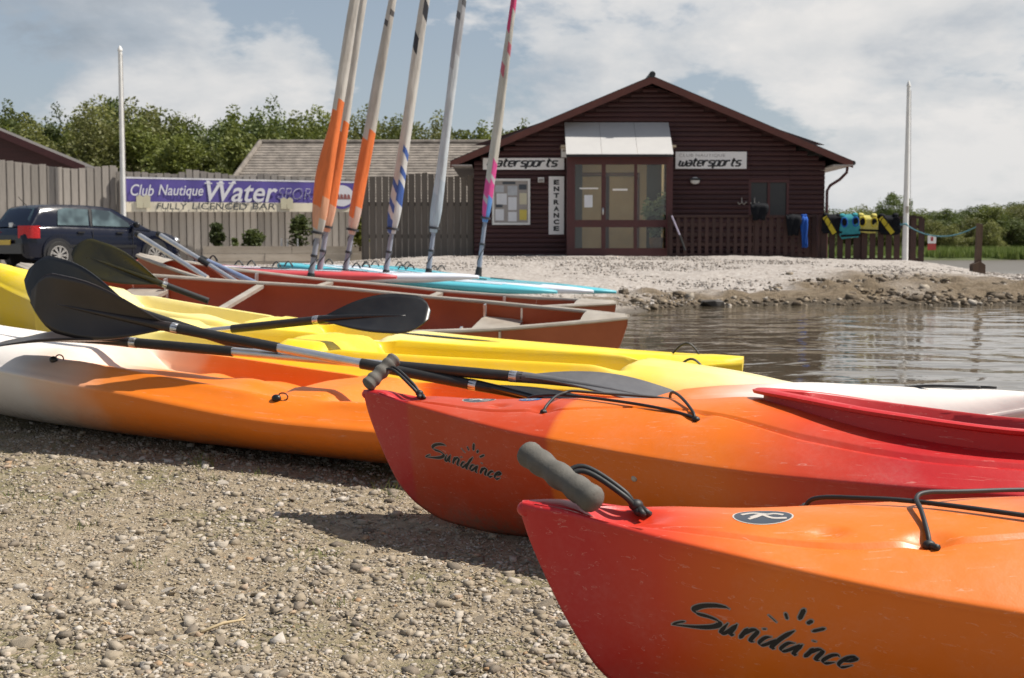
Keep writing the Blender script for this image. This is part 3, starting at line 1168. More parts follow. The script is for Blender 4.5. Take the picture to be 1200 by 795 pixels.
    decal('lettering', [(p_, w_ * 1.45) for p_, w_ in SUN_STROKES], tf, hb, M['ink_black'], root, (0, 1, 0), .0008)
    # oval emblem on the deck
    em = disc_decal('emblem', (.345, -.030), .044, .030, .10, bv_full, M['ink_pale'], root, .0006)
    disc_decal('emblem', (.345, -.030), .0415, .0275, .10, bv_full, M['ink_slate'], root, .0010)

    def tfe(p):
        return (.345 + p[0], -.030 + p[1], 1.0)
    decal('emblem_swoosh', [([(-.030, .006), (-.012, .014), (.006, .008), (.018, .010), (.030, .004)], .006), ([(-.018, -.006), (-.002, .006), (.012, -.008), (.032, -.010)], .006),
                            ([(.004, .012), (-.008, -.002), (-.022, -.012)], .005)], tfe, bv_full, M['ink_pale'], root, (0, 0, -1), .0014, pen=None)
    if emblem2:
        disc_decal('emblem', (.485, -.032), .030, .022, .0, bv_full, M['ink_blue'], root, .0008)

        def tf2(p):
            return (.485 + p[0], -.032 + p[1], 1.0)
        decal('emblem_swoosh', [([(-.020, -.010), (-.010, .010)], .004), ([(-.006, -.014), (.002, .010)], .004), ([(.008, -.014), (.012, .010)], .004)], tf2, bv_full, M['ink_pale'], root, (0, 0, -1), .0014, pen=None)
    return root


M['kayak_red'] = kayak_mat('kayak_red', [(0, RED), (3, RED)], rough=0.4, dust=0.05)
M['kayak_bow_near'] = kayak_mat('kayak_bow_near', [(0, RED), (.10, RED), (.20, (.60, .045, .014)), (.34, ORANGE), (.66, ORANGE_L), (.80, (.62, .06, .03)), (.95, RED), (2.95, RED)], wob=.05, wscale=3.5, dust=.13)
M['kayak_bow_far'] = kayak_mat('kayak_bow_far', [(0, RED), (.16, RED), (.175, (.50, .045, .008)), (.50, (.53, .055, .010)), (.60, (.53, .055, .010)), (.615, ORANGE), (1.02, ORANGE), (1.2, (.60, .06, .02)), (1.4, RED), (2.95, RED)], wob=.008, wscale=3.5, dust=.13)

touring_kayak('nearest orange and red kayak with pale scuffed nose and whole name on its bow', .006, 1.85, rad(-2), M['kayak_bow_near'], 'touring kayaks with toggle grips',
              ((-.002, .080, .404), (.108, -.055, .354)))
touring_kayak('orange and red kayak with open red cockpit, lying second from the camera', -.406, 3.36, rad(-22.5), M['kayak_bow_far'], 'touring kayaks with toggle grips',
              ((.060, .055, .432), (.015, -.022, .352)), True, roll=rad(-4.5))


# ---- sit-on-top kayaks
def sit_on_top(label, x, y, heading, L, B, mat_, group, zc_p, zg_p, wells, blunt=0.3, lift=0.0, floor=.10, at=(.3, .7), rim_w=.012, tip=0.0):
    root = boat_root('sit_on_top_kayak', label, 'kayak', group, x, y, heading, L, lift, at, tip=tip)
    hw_f = pch([(0, .16 * blunt), (.02, .30 * blunt + .05), (.08, .45), (.18, .70), (.35, .93), (.5, 1.0), (.65, .93), (.82, .68), (.92, .42), (.98, .30 * blunt + .05), (1, .16 * blunt)])
    zc_f, zg_f = pch(zc_p), pch(zg_p)
    zk_f = pch([(0, .24), (.01, .17), (.04, .09), (.09, .04), (.2, .008), (.35, 0), (.65, 0), (.8, .008), (.91, .04), (.96, .09), (.99, .17), (1, .24)])

    def deck_z(X, u):
        zg, zc = zg_f(X), zc_f(X)
        s_ = 1 - np.clip(u, 0, 1) ** 3.0
        z = zg + (zc - zg) * s_ ** 0.8
        m_all = 0
        for a, b_, e in wells:
            w = sstep(a, a + e, X) * sstep(b_, b_ - e, X)
            m_all = np.maximum(m_all, w)
            # side of the well
            z = z - floor * w * sstep(.76, .69, u)
            z = z + rim_w * w * np.exp(-((u - .80) / .055) ** 2)
            # moulded seat hump, backrest and foot braces
            sx = b_ - .34
            z = z + .018 * w * np.exp(-((X - sx) / .10) ** 2) * sstep(.66, .5, u)
            z = z + .014 * w * np.exp(-((X - (a + .42)) / .05) ** 2) * np.exp(-((u - .42) / .16) ** 2)
            z = z + .020 * w * np.exp(-((u - .0) / .12) ** 2)
        # shallow moulded channel on the plain ends
        z = z - .012 * (1 - m_all) * sstep(.55, .40, u) * sstep(.12, .3, X) * sstep(L - .12, L - .3, X)
        return z

    xs = np.concatenate([np.linspace(0, .12, 14), np.linspace(.12, L - .12, 150)[1:-1], np.linspace(L - .12, L, 14)])
    us = np.concatenate([np.linspace(1, .86, 6), np.linspace(.84, .6, 15), np.linspace(.57, 0, 14)])
    rh, rd = [], []
    for X in xs:
        f = X / L
        hw = float(hw_f(f)) * B
        zg, zk = float(zg_f(X)), float(zk_f(f))
        zk = min(zk, zg - .03)
        c = float(np.interp(f, [0, .15, .35, .65, .85, 1], [.6, .8, .94, .94, .8, .6]))
        half = []
        for v in np.linspace(0, 1, 12):
            half.append((2 * v * (1 - v) * hw * c + v * v * hw, (1 - v) ** 2 * zk + 2 * v * (1 - v) * (zk + .02) + v * v * zg))
        rh.append([(X, -a, b_) for a, b_ in half[::-1]] + [(X, a, b_) for a, b_ in half[1:]])
        z = deck_z(np.full(len(us), X), us)
        lip = [(hw + .004, zg - .008), (hw + .006, zg), (hw + .002, zg + .008)]
        half = lip + [(u * hw, max(zz_, zg + .008) if u > .95 else zz_) for u, zz_ in zip(us[1:], z[1:])]
        rd.append([(X, -a, b_) for a, b_ in half] + [(X, a, b_) for a, b_ in half[::-1][1:]])
    hm = MB().grid(rh)
    k = len(rh[0])
    hm.add(rh[0], [tuple(range(k))]).add(rh[-1], [tuple(range(k))])
    hm.build('hull', mat_, root, smooth=40)
    dm = MB().grid(rd)
    k = len(rd[0])
    dm.add(rd[0], [tuple(range(k))]).add(rd[-1], [tuple(range(k))])
    dm.build('deck', mat_, root, smooth=40)
    root['_'] = 0
    del root['_']

    def surf(X, Yl):
        hw = float(hw_f(X / L)) * B
        return Vector((X, Yl, float(deck_z(np.array([X]), np.array([abs(Yl) / hw]))[0])))
    return root, surf, (lambda X: float(hw_f(X / L)) * B)


def pad_eye(root, p):
    kb = MB()
    kb.ell(p + Vector((0, -.004, .004)), (.017, .012, .013), 12, 8)
    kb.build('toggle_knob', M['black_plastic'], root, smooth=True)
    lp = [p + Vector((.02 + .018 * math.cos(a), .004, .010 + .012 * math.sin(a))) for a in np.linspace(0, 2 * math.pi, 14)]
    MB().tube(lp, .0025, 6).build('cord_loop', M['red_brown_trim'], root, smooth=True)


def strap_loop(root, p, w=.13, h=.045):
    pts = [p + Vector((w * (t - .5), 0, h * math.sin(math.pi * t))) for t in np.linspace(0, 1, 14)]
    MB().tube(pts, .009, 8, flat=.5).build('carry_strap', M['black_rubber'], root, smooth=True)


M['kayak_white_orange'] = kayak_mat('kayak_white_orange', [(0, WHITE), (.95, WHITE), (1.20, (.78, .52, .38)), (1.40, (.80, .24, .04)), (1.6, (.80, .190, .006)), (3.25, (.80, .175, .006)), (3.42, (.78, .38, .25)), (3.55, WHITE), (4.3, WHITE)],
                                    wob=.22, wscale=2.2, rough=.38, dust=.05)
M['kayak_yellow'] = kayak_mat('kayak_yellow', [(0, YELLOW), (.35, YELLOW), (.85, (.78, .68, .32)), (1.5, (.79, .66, .22)), (1.9, YELLOW), (2.3, (.78, .66, .30)), (2.7, YELLOW), (3.9, YELLOW)], wob=.35, wscale=1.8, rough=.36, dust=.30)
M['kayak_yellow_cream'] = kayak_mat('kayak_yellow_cream', [(0, YELLOW), (.8, (.79, .66, .22)), (1.25, YELLOW), (2.55, YELLOW), (3.0, (.80, .64, .22)), (3.25, CREAM), (3.5, WHITE)], wob=.35, wscale=1.8, rough=.36, dust=.20)

k3, s3, h3 = sit_on_top('long white and orange sit-on-top kayak with two paddles laid along it', -2.50, 5.19, rad(-24.2), 4.3, .40, M['kayak_white_orange'], 'sit-on-top kayaks',
                        [(0, .42), (.5, .365), (1.4, .305), (2.2, .262), (3.0, .266), (3.4, .325), (3.7, .355), (4.3, .36)],
                        [(0, .37), (.5, .26), (1.4, .205), (2.2, .155), (3.0, .155), (3.7, .20), (4.3, .32)],
                        [(1.05, 2.08, .16), (2.18, 3.25, .16)], floor=.085)
for X in (1.08, 2.06):
    pad_eye(k3, s3(X, -h3(X) * .80))
ln = [s3(3.93, .11) + Vector((0, 0, .006)), s3(4.0, .07) + Vector((0, 0, .010)), s3(4.08, .04) + Vector((0, 0, .009)), s3(4.14, .02) + Vector((0, 0, .005))]
MB().tube([Vector(p) for p in catmull(ln, 6)], .004, 8).build('bungee_cord', M['black_rubber'], k3, smooth=True)
ln = [s3(3.90, .12) + Vector((0, 0, .004)), s3(4.02, .09) + Vector((0, 0, .012)), s3(4.18, .03) + Vector((0, 0, .008))]
MB().tube([Vector(p) for p in catmull(ln, 6)], .004, 8).build('bungee_cord', M['black_rubber'], k3, smooth=True)
strap_loop(k3, s3(3.74, h3(3.74) * .85), .12, .045)

y1, s1, h1 = sit_on_top('yellow sit-on-top kayak with long oval cockpit well, between orange kayak and far yellow kayak', -2.15, 5.76, rad(-20), 3.5, .355, M['kayak_yellow_cream'], 'sit-on-top kayaks',
                        [(0, .38), (.5, .345), (1.2, .315), (1.9, .30), (2.6, .295), (3.1, .265), (3.5, .205)],
                        [(0, .33), (.5, .24), (1.2, .19), (1.9, .17), (2.6, .18), (3.1, .175), (3.5, .175)],
                        [(.75, 1.40, .15), (1.55, 2.80, .14)], floor=.125, rim_w=.024, lift=.03, tip=-.006)
strap_loop(y1, s1(2.95, h1(2.95) * .85), .12, .05)
y2, s2, h2 = sit_on_top('farthest yellow sit-on-top kayak with blunt end and dark slit in its deck', -2.76, 6.59, rad(-16.2), 3.9, .35, M['kayak_yellow'], 'sit-on-top kayaks',
                        [(0, .44), (.5, .39), (1.2, .33), (1.9, .30), (2.6, .30), (3.3, .31), (3.9, .33)],
                        [(0, .38), (.5, .27), (1.2, .20), (1.9, .17), (2.6, .18), (3.3, .22), (3.9, .30)],
                        [(.75, 1.65, .15), (1.75, 2.35, .15)], blunt=.55, floor=.085, rim_w=.022, lift=.03, tip=-.026)
strap_loop(y2, s2(3.65, h2(3.65) * .2), .12, .05)
# dark slot in the deck of the far yellow kayak
sl = MB()
rowA = [s2(X, -.07 + .05 * (X - 2.3)) for X in np.linspace(2.28, 2.82, 14)]
vs, fs = [], []
for i, p in enumerate(rowA):
    w = .030 * math.sin(math.pi * (i + .2) / 13.4)
    vs += [p + Vector((0, -w, .003)), p + Vector((0, w, .003))]
for i in range(13):
    fs.append((2 * i, 2 * i + 1, 2 * i + 3, 2 * i + 2))
sl.add(vs, fs).build('hatch_seal', M['black_rubber'], y2, recalc=False)


# ---- paddles
def paddle(label, a, b_, roll_a, roll_b, mats, group='paddles lying on the kayaks', sleeve=.38, blade=.55, half=False):
    """Double-bladed paddle from tip a to tip b_; rolls turn each blade about the shaft."""
    a, b_ = Vector(a), Vector(b_)
    L = (b_ - a).length
    d = (b_ - a).normalized()
    mid = (a + b_) / 2
    zz_ = (Vector((0, 0, 1)) - d * d.z).normalized()
    yy_ = zz_.cross(d)
    m = Matrix((d, yy_, zz_)).transposed().to_4x4()
    m.translation = mid
    root = thing('paddle', label, 'paddle', (0, 0, 0), (0, 0, 0), group)
    root.matrix_world = m
    root.location = mid
    root.rotation_euler = m.to_euler()
    h = L / 2
    MB().tube([(-h + blade * .9, 0, 0), (h if half else h - blade * .9, 0, 0)], .0145, 14).build('shaft', M['alu'], root, smooth=40)
    for s_ in ((-1,) if half else (-1, 1)):
        MB().tube([(s_ * (h - blade - sleeve), 0, 0), (s_ * (h - blade + .03), 0, 0)], .0172, 14).build('shaft_sleeve', M['black_rubber'], root, smooth=40)
        MB().tube([(s_ * (h - blade - .012), 0, 0), (s_ * (h - blade + .012), 0, 0)], .0182, 14).build('shaft_ring', M['alu'], root, smooth=40)
    for s_, roll, mt in ((-1, roll_a, mats[0]), (1, roll_b, mats[1]))[:1 if half else 2]:
        wd = Vector((0, math.cos(roll), math.sin(roll)))
        nm = Vector((0, -math.sin(roll), math.cos(roll)))
        rows = []
        for i in range(23):
            t = i / 22
            up = .104 * (math.sin(math.pi * min(1, t / .70) / 2) ** 1.15) * (1 - max(0, (t - .84) / .16) ** 2.4 * .72)
            lo = .100 * (math.sin(math.pi * min(1, t / .66) / 2) ** 1.15) * (1 - max(0, (t - .74) / .26) ** 2.2 * .85)
            X = s_ * (h - blade + blade * t)
            row = []
            for j in range(13):
                q = -1 + j / 6
                w = max(.014, (up if q > 0 else lo)) * q
                dp = .020 * q * q * math.sin(math.pi * min(1, t * 1.1)) - .045 * t * t
                row.append(Vector((X, 0, 0)) + wd * w + nm * dp)
            rows.append(row)
        bl = MB().grid(rows).build('blade', mt, root, smooth=True)
        so = bl.modifiers.new('thickness', 'SOLIDIFY')
        so.thickness = .005
        so.offset = 0
        sp = []
        rs = []
        for t in np.linspace(-.02, .80, 14):
            sp.append(Vector((s_ * (h - blade + blade * t), 0, 0)) + nm * (-.045 * t * t if t > 0 else 0))
            rs.append(.0165 * (1 - max(0, t) / .86) + .002)
        MB().tube(sp, rs, 10).build('blade_spine', mt, root, smooth=True)
    return root


def ext(p, q, ea, eb):
    d = (q - p).normalized()
    return p - d * ea, q + d * eb


pa = ext(W(212, 386, 4.26), W(590, 458, 3.95), .62, .5)
paddle('paddle with big black blade standing on edge over the white kayak end', pa[0], pa[1], rad(90), rad(5), (M['brown_plastic'], M['black_plastic']), blade=.60)
pb = ext(W(148, 401, 4.36), W(620, 443, 3.93), .52, .50)
paddle('paddle with flat grey blade lying on orange kayak beside a red bow', pb[0], pb[1], rad(8), rad(10), (M['brown_plastic'], M['grey_plastic']))
pc = ext(W(128, 355, 4.72), W(312, 415, 4.50), .42, 0)
paddle('half paddle with pure black blade just behind the big upright blade', pc[0], pc[1], rad(72), rad(0), (M['black_plastic'], M['black_plastic']), half=True, sleeve=.5)
e_r = W(384, 374, 5.1)
e_l = W(250, 388, 5.25)
dd = (e_r - e_l).normalized()
paddle('paddle with black blade pointing right across the yellow kayaks', e_r - dd * 1.62, e_r + dd * .42, rad(20), rad(46), (M['black_plastic'], M['black_plastic']), blade=.47)
M['olive_plastic'] = mat('olive_plastic', (0.040, 0.036, 0.008), 0.3, (0.015, 0.014, 0.010), 5, rvar=.2)
pd = (W(80, 292, 7.0), W(212, 341, 7.0))
dd = (pd[1] - pd[0]).normalized()
paddle('half paddle with dark olive blade raised in front of the parked car', pd[1] - dd * .64, pd[1] + dd * .13, rad(75), rad(0), (M['olive_plastic'], M['black_plastic']), half=True, sleeve=.25)


# ---- open canoes
M['canoe_red'] = mat('canoe_red', (.38, .105, .045), .42, (.30, .075, .03), 3.5, rvar=.2, bump=.15, bscale=8, bdist=.01)
M['canoe_inside'] = mat('canoe_inside', (.36, .066, .018), .5, (.29, .050, .014), 4, rvar=.2)


def canoe(label, x, y, heading, L, lift=0.0, roll=0.0):
    root = boat_root('open_canoe', label, 'canoe', 'open canoes behind the yellow kayaks', x, y, heading, L, lift, (.2, .8), roll)
    hw_f = pch([(0, .012), (.03, .06), (.12, .18), (.25, .315), (.4, .41), (.5, .43), (.6, .41), (.75, .315), (.88, .18), (.97, .06), (1, .012)])
    zg_f = pch([(0, .42), (.06, .39), (.2, .335), (.4, .30), (.6, .30), (.8, .335), (.94, .38), (1, .40)])
    zk_f = pch([(0, .36), (.01, .22), (.03, .08), (.08, .02), (.2, 0), (.8, 0), (.92, .02), (.97, .08), (.99, .22), (1, .35)])
    xs = np.concatenate([np.linspace(0, .3, 16), np.linspace(.3, L - .3, 50)[1:-1], np.linspace(L - .3, L, 16)])

    def section(X, inset):
        f = X / L
        hw, zg, zk = max(.004, float(hw_f(f)) - inset), float(zg_f(f)), float(zk_f(f)) + inset
        zk = min(zk, zg - .02)
        out = []
        for v in np.linspace(0, 1, 12):
            out.append((2 * v * (1 - v) * hw * .98 + v * v * hw, (1 - v) ** 2 * zk + 2 * v * (1 - v) * (zk + .015) + v * v * zg))
        return [(X, -p, q) for p, q in out[::-1]] + [(X, p, q) for p, q in out[1:]]
    MB().grid([section(X, 0) for X in xs]).build('hull', M['canoe_red'], root, smooth=True)
    MB().grid([section(X, .012) for X in xs[4:-4]], flip=True).build('hull_lining', M['canoe_inside'], root, smooth=True)
    for s_ in (-1, 1):
        pts = [Vector((X, s_ * float(hw_f(X / L)), float(zg_f(X / L)) + .004)) for X in xs]
        MB().tube(pts, .019, 8, flat=.7).build('gunwale', M['alu_dull'], root, smooth=40)
    for e in (0, 1):
        q = MB()
        rows = []
        for X in np.linspace(.01, .26, 8):
            xx_ = X if e == 0 else L - X
            hw = float(hw_f(xx_ / L)) * .97
            rows.append([(xx_, yq, float(zg_f(xx_ / L)) + .012 + .012 * (1 - (yq / max(hw, .01)) ** 2)) for yq in np.linspace(-hw, hw, 7)])
        q.grid(rows)
        q.build('end_deck', M['alu_dull'], root, smooth=True)
    for f in (.38, .62):
        hw, zg = float(hw_f(f)), float(zg_f(f))
        MB().bar((f * L, -hw, zg - .012), (f * L, hw, zg - .012), .05, .022).build('thwart', M['alu_dull'], root)
    for f in (.20, .80):
        hw, zg = float(hw_f(f)), float(zg_f(f))
        MB().box((f * L, 0, zg - .09), (.26, 2 * hw - .06, .025)).build('seat', M['alu_dull'], root)
        for dx in (-.12, .12):
            for s_ in (-1, 1):
                MB().bar((f * L + dx, s_ * (hw - .03), zg), (f * L + dx, s_ * (hw - .035), zg - .17), .035, .012, (1, 0, 0)).build('seat_bracket', M['alu'], root)
    return root


canoe('rust red open canoe nearest the yellow kayaks, its bow over the water', -3.27, 8.62, rad(-15.5), 4.1, -.035, rad(14))
canoe('rust red open canoe between near canoe and the windsurf boards', -2.75, 9.42, rad(-15.2), 3.55, .02, rad(6))


def pole(label, p, q, r=.017, tip=None, gname='bare paddle shafts sticking out of the canoes', m2=None):
    p, q = Vector(p), Vector(q)
    root = thing('paddle_shaft', label, 'paddle', p, (0, 0, 0), gname)
    d = q - p
    MB().tube([(0, 0, 0), d], r, 10).build('shaft', m2 or M['alu'], root, smooth=40)
    if tip:
        for t0, t1 in tip:
            MB().tube([d * t0, d * t1], r * 1.18, 10).build('grip_sleeve', M['black_rubber'], root, smooth=40)
    return root


pole('left pale metal paddle shaft sticking up beside the parked car', W(243, 326, 9.0), W(160, 274, 9.35), .019, [(.96, 1.0)])
pole('pale metal paddle shaft with black joint, right of the leftmost shaft', W(300, 345, 9.0), W(185, 274, 9.5), .019, [(.46, .56), (.97, 1.0)])
M['blue_alu'] = mat('blue_alu', (.30, .40, .62), .35, (.45, .5, .65), 9, metal=.6)
pole('bluish paddle shaft lying lowest across the far canoe gunwale', W(312, 338, 9.1), W(236, 303, 9.5), .021, [(.9, 1.0)], m2=M['blue_alu'])

# ---- windsurf boards
M['board_red'] = mat('board_red', (.55, .07, .075), .4, (.46, .05, .06), 3)
M['board_white'] = mat('board_white', (.66, .70, .76), .4, (.58, .62, .70), 3)
M['board_turq'] = mat('board_turq', (.10, .46, .54), .4, (.085, .40, .48), 3)
M['board_stripe'] = mat('board_stripe', (.62, .66, .72), .5, (.56, .6, .66), 5)


def windsurf_board(label, x, y, heading, L, m1, m2, B=.33):
    root = boat_root('windsurf_board', label, 'windsurf board', 'windsurf boards in front of the fence', x, y, heading, L, .13, (.3, .7))
    hw_f = pch([(0, .35), (.03, .55), (.15, .84), (.4, 1), (.6, .98), (.85, .72), (.95, .42), (.99, .16), (1, .05)])
    zc_f = pch([(0, .05), (.5, .0), (.8, .02), (1, .08)])
    rows = []
    for f in np.concatenate([np.linspace(0, .9, 26), np.linspace(.91, 1, 12)]):
        hw, z0 = float(hw_f(f)) * B, float(zc_f(f))
        th = .11 * (1 - .7 * max(0, (f - .75) / .25) ** 2) * (1 - .4 * max(0, (.15 - f) / .15))
        ring = []
        for j in range(18):
            a = 2 * math.pi * j / 18
            ca, sa = math.cos(a), math.sin(a)
            ring.append((f * L, hw * math.copysign(abs(ca) ** .55, ca), z0 + th / 2 + th / 2 * math.copysign(abs(sa) ** .7, sa)))
        rows.append(ring)
    mb = MB().grid(rows, close_u=True)
    mb.add(rows[0], [tuple(range(18))]).add(rows[-1], [tuple(range(18))])
    mb.build('hull', m1, root, smooth=50)
    st = MB()
    for y0, y1_ in ((-.20, -.09), (.09, .20)):
        r_ = []
        for f in np.linspace(.10, .82, 24):
            hw, z0 = float(hw_f(f)) * B, float(zc_f(f))
            th = .11 * (1 - .7 * max(0, (f - .75) / .25) ** 2) * (1 - .4 * max(0, (.15 - f) / .15))
            r_.append([(f * L, hw / B * q, z0 + th / 2 + th / 2 * (1 - min(.999, abs(q / B)) ** 3.6) ** .35 + .004) for q in np.linspace(y0, y1_, 4)])
        st.grid(r_)
    st.build('deck_stripe', m2, root, smooth=True)
    for f in (.16, .30):
        for s_ in (-1, 1):
            pts = [Vector((f * L + .10 * (t - .5), s_ * .15, .10 + .05 + .055 * math.sin(math.pi * t))) for t in np.linspace(0, 1, 8)]
            MB().tube(pts, .018, 6, flat=.4).build('foot_strap', M['black_rubber'], root, smooth=True)
    MB().box((.56 * L, 0, .113), (.30, .05, .02)).build('mast_track', M['black_plastic'], root)
    return root


hd = rad(-15)
bdir = Vector((math.cos(hd), math.sin(hd)))


def board_at(label, tipx, tipy, L, m1, m2):
    return windsurf_board(label, tipx - bdir.x * L, tipy - bdir.y * L, hd, L, m1, m2)


board_at('faded red windsurf board, nearest to the canoes', -1.15, 12.75, 3.0, M['board_red'], M['board_stripe'])
board_at('plain white windsurf board between red board and striped turquoise board', -.35, 13.45, 3.2, M['board_white'], M['board_stripe'])
board_at('turquoise windsurf board with white stripes, in the middle of the row', .50, 14.05, 3.3, M['board_turq'], M['board_white'])
board_at('white windsurf board between the two turquoise boards', .95, 14.85, 3.3, M['board_white'], M['board_turq'])
board_at('plain turquoise windsurf board farthest from the canoes', 1.28, 15.65, 3.3, M['board_turq'], M['board_turq'])


# ---- rolled rigs
def sail_mat(name, stops, spiral=0.0, noise_=.05):
    """Colour bands up the rolled sail, optionally winding round it."""
    m, nt, b = new_mat(name)
    t = nt.nodes.new('ShaderNodeTexCoord')
    sep = nt.nodes.new('ShaderNodeSeparateXYZ')
    nt.links.new(t.outputs['Object'], sep.inputs[0])
    ang = fmath(nt, 'ARCTAN2', sep.outputs[1], sep.outputs[0])
    z = fmath(nt, 'ADD', sep.outputs[2], fmath(nt, 'MULTIPLY', ang, spiral))
    n_ = nnoise(nt, t.outputs['Object'], 5, 3, .5)
    z = fmath(nt, 'ADD', z, fmath(nt, 'MULTIPLY', fmath(nt, 'SUBTRACT', n_, .5), noise_))
    top = stops[-1][0]
    col = ramp(nt, fmath(nt, 'DIVIDE', z, top), [(p / top, c) for p, c in stops], 'CONSTANT')
    f = nnoise(nt, ncoord(nt, (1, 1, .3)), 9, 5, .6)
    col = mixc(nt, ramp(nt, f, [(.35, (0, 0, 0)), (.7, (.35, .35, .35))]), col, (.30, .27, .24), 'MULTIPLY')
    nt.links.new(col, b.inputs['Base Color'])
    b.inputs['Roughness'].default_value = .55
    nbump(nt, b, nnoise(nt, ncoord(nt, (1, 1, .25)), 16, 4, .6), .7, .015)
    return m


SW, SO, SB = (.58, .55, .51), (.80, .19, .045), (.05, .11, .36)
rig_mats = [
    sail_mat('sail_orange_a', [(0, SW), (.12, (.72, .36, .22)), (.34, SO), (1.30, SW), (5, SW)], .02),
    sail_mat('sail_orange_b', [(0, (.70, .38, .25)), (.2, SO), (1.07, SW), (5, SW)], .02),
    sail_mat('sail_orange_c', [(0, (.62, .42, .34)), (.22, SO), (1.05, (.52, .49, .45)), (2.24, (.10, .09, .09)), (2.30, (.55, .52, .48)), (5, SW)], .02),
    sail_mat('sail_blue', [(0, (.6, .6, .6)), (.12, SB), (.34, (.60, .59, .58)), (.42, SB), (.50, (.62, .6, .58)), (.64, SB), (.71, SW), (2.08, (.03, .03, .04)), (2.26, (.55, .53, .5)), (5, SW)], .07),
    sail_mat('sail_pale', [(0, (.42, .47, .52)), (.5, (.52, .55, .58)), (1.9, (.40, .40, .42)), (2.45, (.12, .12, .13)), (2.52, (.5, .52, .54)), (5, SW)], .03),
    sail_mat('sail_pink', [(0, (.10, .25, .55)), (.17, (.62, .06, .25)), (.36, (.45, .40, .42)), (.42, (.66, .07, .27)), (.62, (.52, .48, .42)), (1.88, (.50, .12, .16)), (2.03, (.5, .47, .42)), (2.42, (.58, .05, .16)), (5, (.6, .06, .18))], .05)]
M['mast_grey'] = mat('mast_grey', (.30, .32, .38), .45, (.22, .23, .28), 6)
M['tie_black'] = mat('tie_black', (.03, .03, .035), .7, (.05, .05, .055), 20)


def rig(label, base, top_px, Y, L, z0, r0, mt, flare=None, foot=.04):
    """base: px,py of the mast foot; top_px: px,py of a point higher on the mast."""
    p = W(base[0], base[1], Y)
    q = W(top_px[0], top_px[1], Y)
    d = (q - p).normalized()
    root = thing('rolled_sail_rig', label, 'sail rig', p, (0, 0, 0), 'rolled sails standing on the windsurf boards')
    quat = d.to_track_quat('Z', 'Y')
    root.rotation_euler = quat.to_euler()
    MB().tube([(0, 0, 0), (0, 0, z0 * .6), (0, 0, L)], [.030, .026, .014], 10).build('mast', M['mast_grey'], root, smooth=40)
    MB().tube([(0, 0, -.06), (0, 0, .0), (0, 0, .05)], [.045, .04, .036], 10).build('mast_foot', M['black_rubber'], root, smooth=40)
    lw = quat.inverted() @ Vector((-1, 0, 0))
    fa = math.atan2(lw.y, lw.x)
    rows = []
    n = 22
    zs = np.linspace(0, L - z0 - .1, 34)
    rr = random.Random(int(base[0]))
    for z in zs:
        f = z / (L - z0)
        ring = []
        for j in range(n):
            a = 2 * math.pi * j / n
            r_ = .72 * r0 * (1 - .60 * f) * (.62 + .5 * sstep(0, .05, f))
            r_ *= 1 + .10 * math.sin(a * 2 + z * 2.1 + base[0]) + .06 * math.sin(a * 5 - z * 3.3)
            # overlapping edge of the rolled cloth
            if flare and flare[0] < z < flare[1]:
                k = math.sin(math.pi * (z - flare[0]) / (flare[1] - flare[0]))
                r_ += flare[2] * k ** 1.2 * max(0, math.cos(a - fa)) ** 5
            ring.append((r_ * math.cos(a), r_ * math.sin(a), z))
        rows.append(ring)
    mb = MB().grid(rows, close_u=True)
    mb.add(rows[0], [tuple(range(n))]).add(rows[-1], [tuple(range(n))])
    so = mb.build('rolled_sail', mt, root, smooth=60)
    so.location = (0, 0, z0)
    for zt in (z0 + .05, z0 * .55):
        MB().tube([(.0, 0, zt - .012), (0, 0, zt + .012)], r0 * .78 if zt > z0 else .036, 12).build('tie_strap', M['tie_black'], root, smooth=40)
    pts = [(.03 * math.cos(t * 9), .03 * math.sin(t * 9), z0 * t) for t in np.linspace(.12, .95, 22)]
    MB().tube(pts, .006, 5).build('downhaul_rope', M['tie_black'], root, smooth=True)
    return root


rig('leftmost rolled sail with a loose orange flap, white above', (364, 326), (416, 0), 12.6, 4.3, .40, .085, rig_mats[0], (.10, 1.15, .055))
rig('rolled orange sail leaning close against the leftmost one', (374, 322), (426, 0), 13.0, 4.3, .44, .078, rig_mats[1])
rig('rolled orange sail standing alone, third from the left', (404, 321), (460, 0), 13.5, 4.3, .42, .085, rig_mats[2])
rig('rolled white sail with blue spiral bands near its foot', (452, 322), (498, 0), 13.6, 4.4, .44, .090, rig_mats[3])
rig('rolled pale grey sail without coloured bands', (502, 320), (542, 0), 14.5, 4.5, .46, .082, rig_mats[4])
rig('rightmost rolled sail with pink and blue foot and pink tip', (561, 318), (602, 0), 15.6, 4.7, .60, .078, rig_mats[5])
# ------------------------------------------------------------------ hut
HY = 30.0                      # plane of the gable wall
HB = G(3.2, HY - .3) - .03     # ground level at the hut
HX0, HX1 = -.88, 7.28
HC = (HX0 + HX1) / 2
ROOF_A = math.atan2(1.92, 4.6)
APEX = 4.60


def roof_z(x):
    return APEX - abs(x - HC) * math.tan(ROOF_A)


hut = thing('timber_clubhouse', 'dark red brown timber clubhouse with low gable and glazed entrance porch', 'building', (HC, HY, HB))


def hb(mb, name, m, smooth=False, parent=hut, kind=None):
    """Build a mesh made in world coordinates as a child of an Empty at (HC, HY, HB) or another parent."""
    loc = Vector((HC, HY, HB))
    mb.v = [tuple(Vector(p) - loc) for p in mb.v]
    return mb.build(name, m, parent, smooth, kind)


